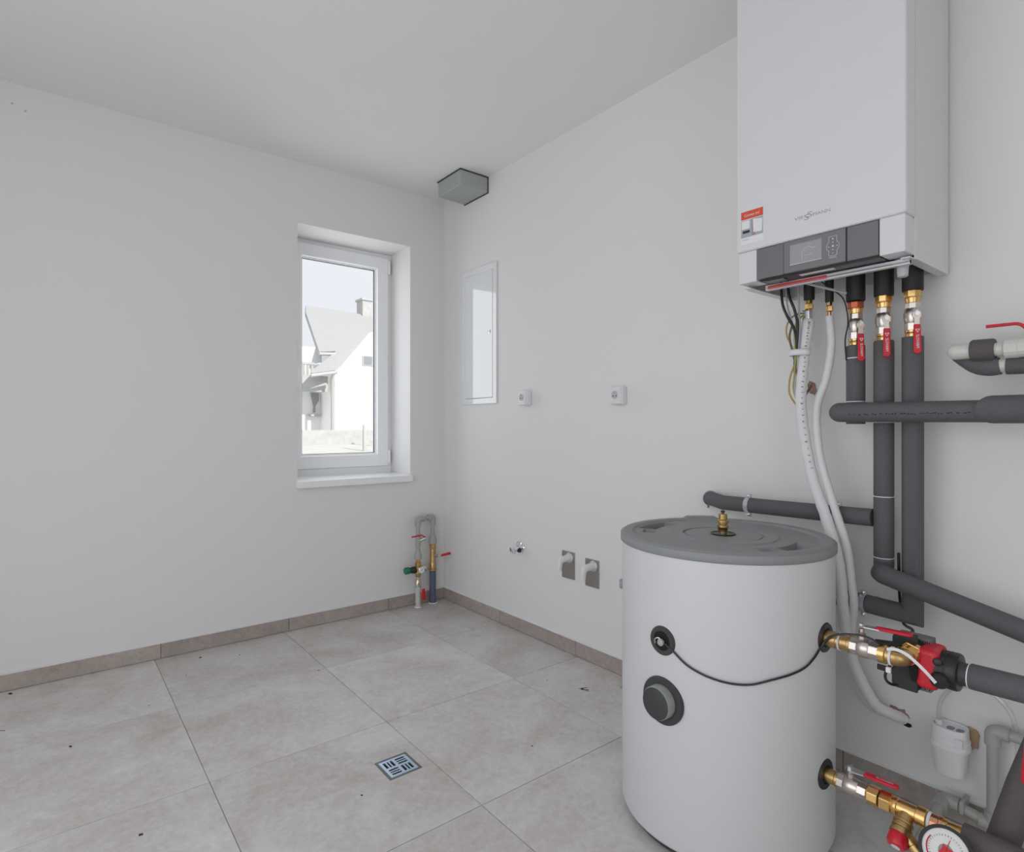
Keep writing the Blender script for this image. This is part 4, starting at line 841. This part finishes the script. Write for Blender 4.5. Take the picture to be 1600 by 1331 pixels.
for qx, qy in ((0,0),(1,0),(0,1),(1,1)):
    u0, u1 = (x0+rim, xm-.005) if qx == 0 else (xm+.005, x1-rim); v0, v1 = (y0+rim, ym-.005) if qy == 0 else (ym+.005, y1-rim)
    along_x = (qx + qy) % 2 == 0
    for k in range(2):
        if along_x: s = (v1-v0)*(k+1)/3; obj('grate_bar', MB().box(u0, u1, v0+s-.0026, v0+s+.0026, zt0, zt1), DRAINB, t, smooth=False)
        else: s = (u1-u0)*(k+1)/3; obj('grate_bar', MB().box(u0+s-.0026, u0+s+.0026, v0, v1, zt0, zt1), DRAINB, t, smooth=False)
# crumbs on the floor
cr_ = MB(); rnd = random.Random(5)
for x, y, s in ((-1.978,-.715,.006),(-2.165,-.05,.008),(-1.458,-.116,.006),(-1.838,-1.393,.006),(-1.287,-1.607,.004),(-.241,-1.511,.006),(-1.72,-.53,.003),(-1.30,-.20,.004),(-1.55,-.30,.003),(-1.06,-.62,.004),(-.70,-1.72,.003),(-.30,-1.35,.003),(-2.19,-.48,.010),(-2.20,-.52,.006)):
    a = rnd.uniform(0, 3.1); cr_.obox((x, y, s*.25), (math.cos(a), math.sin(a), 0), (-math.sin(a), math.cos(a), 0), (0,0,1), s*.8, s*.42, s*.25)
o = obj('floor_debris', cr_, mat('dark_crumbs', (.04, .035, .03), .9), smooth=False); o['kind'] = 'stuff'; o['label'] = 'dark crumbs and flecks of building dirt on the floor tiles'; o['category'] = 'debris'
lf = MB()
for a, b in (((-.252,-1.512),(-.225,-1.535)),((-.238,-1.518),(-.236,-1.545)),((-.25,-1.50),(-.215,-1.515)),((-2.20,-.40),(-2.165,-.43))): lf.tube([(a[0],a[1],.0015),(b[0],b[1],.0015)], .0010, 5)
o = obj('twig', lf, mat('dry_twig', (.10, .085, .07), .9)); o['kind'] = 'stuff'; o['label'] = 'dry twig scraps lying on the floor tiles'; o['category'] = 'debris'
for x, z in ((-2.161, 2.510), (-2.117, 2.493)): obj('plaster_mark', MB().lathe((x, -.0002, z), (0,-1,0), [(0,.005),(.001,.004)], 12), LGREY, wall_back)

# ================================================================== OUTSIDE
gr = MB(); xs = [-60, -3.6, 0, 4, 8, 14, 60]; ys = [.45, 3, 8, 14, 16.5, 40, 120]; zs = [-.15, -.1, .12, .5, .56, .7, 1.0]
gr.add([(x, y, z) for y, z in zip(ys, zs) for x in xs], [(j*7+i, j*7+i+1, (j+1)*7+i+1, (j+1)*7+i) for j in range(6) for i in range(6)])
struct(obj('ground', gr, OGRND))
hs = thing('neighbour_house', 'sunlit white house with grey tiled roof seen through the window', 'house', (6.5, 17, .5))
obj('gable_wall', MB().prism([(5.65,.2),(10.4,.2),(10.4,2.9),(8.0,4.85),(5.65,2.98)], (0,16.25,0), (1,0,0), (0,0,1), (0,1,0), 5), OWALL, hs, smooth=False)
obj('side_wall', MB().box(1.0, 5.7, 17.6, 19.2, .2, 3.95), OWALL, hs, smooth=False)
RPOLY = [(5.99,20.1,5.94),(9.85,19.84,5.75),(9.75,19.70,5.65),(5.70,16.20,3.05),(4.75,15.92,2.86),(4.75,16.02,2.93),(6.09,17.24,3.83),(5.44,17.13,3.75),(5.81,19.59,5.56)]
rn = Vector((0, -.595, .804)); k = len(RPOLY)
obj('roof', MB().add([Vector(p) for p in RPOLY] + [Vector(p) - rn*.16 for p in RPOLY], [tuple(range(k))[::-1], tuple(range(k, 2*k))] + [(i, (i+1) % k, k+(i+1) % k, k+i) for i in range(k)]), OROOF, hs, smooth=False)
obj('eave_gutter', MB().tube([(4.70,15.88,2.78),(5.62,15.98,2.95)], .06, 10), OWOOD, hs)
obj('eave_gutter', MB().tube([(5.40,17.05,3.66),(6.02,17.12,3.70)], .06, 10), OWOOD, hs)
obj('verge_board', MB().tube([(5.62,16.15,2.96),(9.7,19.62,5.54)], .05, 8), OWOOD, hs)
obj('eave_shade_panel', MB().box(4.4, 5.55, 16.6, 16.7, 2.30, 2.85), OSTONE, hs, smooth=False)  # grey panel stands in for the shadowed wall under the eave
obj('downpipe', MB().tube([(5.52,16.0,2.9),(5.52,16.12,2.68),(5.52,16.12,.50)], .055, 12), OWOOD, hs)
ch = obj('chimney', MB().box(8.25, 8.85, 19.8, 20.4, 5.5, 6.40), OSTONE, hs, smooth=False)
obj('chimney_cap', MB().box(8.20, 8.90, 19.75, 20.45, 6.40, 6.48), OWOOD, ch, smooth=False)
wn = obj('window', MB().box(6.66, 7.4, 16.20, 16.27, 3.28, 3.62), OWOOD, hs, smooth=False)
for x in (6.70, 7.06): obj('pane', MB().box(x, x+.30, 16.19, 16.21, 3.31, 3.59), OPANE, wn, smooth=False)
wn = obj('window', MB().prism([(4.92,2.32),(5.20,2.32),(5.20,2.05),(5.08,1.85),(5.07,1.62),(5.02,1.62),(5.03,1.85)], (.36,17.50,0), (1,0,0), (0,0,1), (0,1,0), .12), OPANE, hs, smooth=False)
obj('window_ledge', MB().box(5.15, 5.60, 17.40, 17.62, 1.48, 1.55), OWOOD, wn, smooth=False)
bal = obj('balcony', MB().box(4.2, 5.15, 16.9, 17.6, 2.56, 2.70), OSTONE, hs, smooth=False)
for k_ in range(5): obj('baluster', MB().box(4.52+.14*k_, 4.60+.14*k_, 16.92, 16.98, 2.70, 3.25), OWOOD, bal, smooth=False)
obj('balcony_rail', MB().box(4.4, 5.18, 16.90, 17.0, 3.25, 3.33), OWOOD, bal, smooth=False)
t = tag(obj('garden_wall', MB().box(1.0, 12.0, 15.2, 15.35, .3, 1.0), OSTONE, smooth=False), 'low pale garden wall in front of the white house outside', 'wall')
t = tag(obj('fence_post', MB().lathe((5.10, 12.6, .35), (0,0,1), [(0,.055),(.80,.055),(.83,.03)], 10), OWOOD), 'grey fence post standing outside in front of the garden wall', 'post')
t = thing('timber_board', 'leaning timber board outside at the window edge', 'board', (6.1, 13.6, .45))
obj('plank', MB().prism([(0,0),(.14,0),(.24,1.15),(.14,1.15)], (6.02,13.8,.45), (1,0,0), (0,0,1), (0,1,0), .04), OWOOD, t, smooth=False)
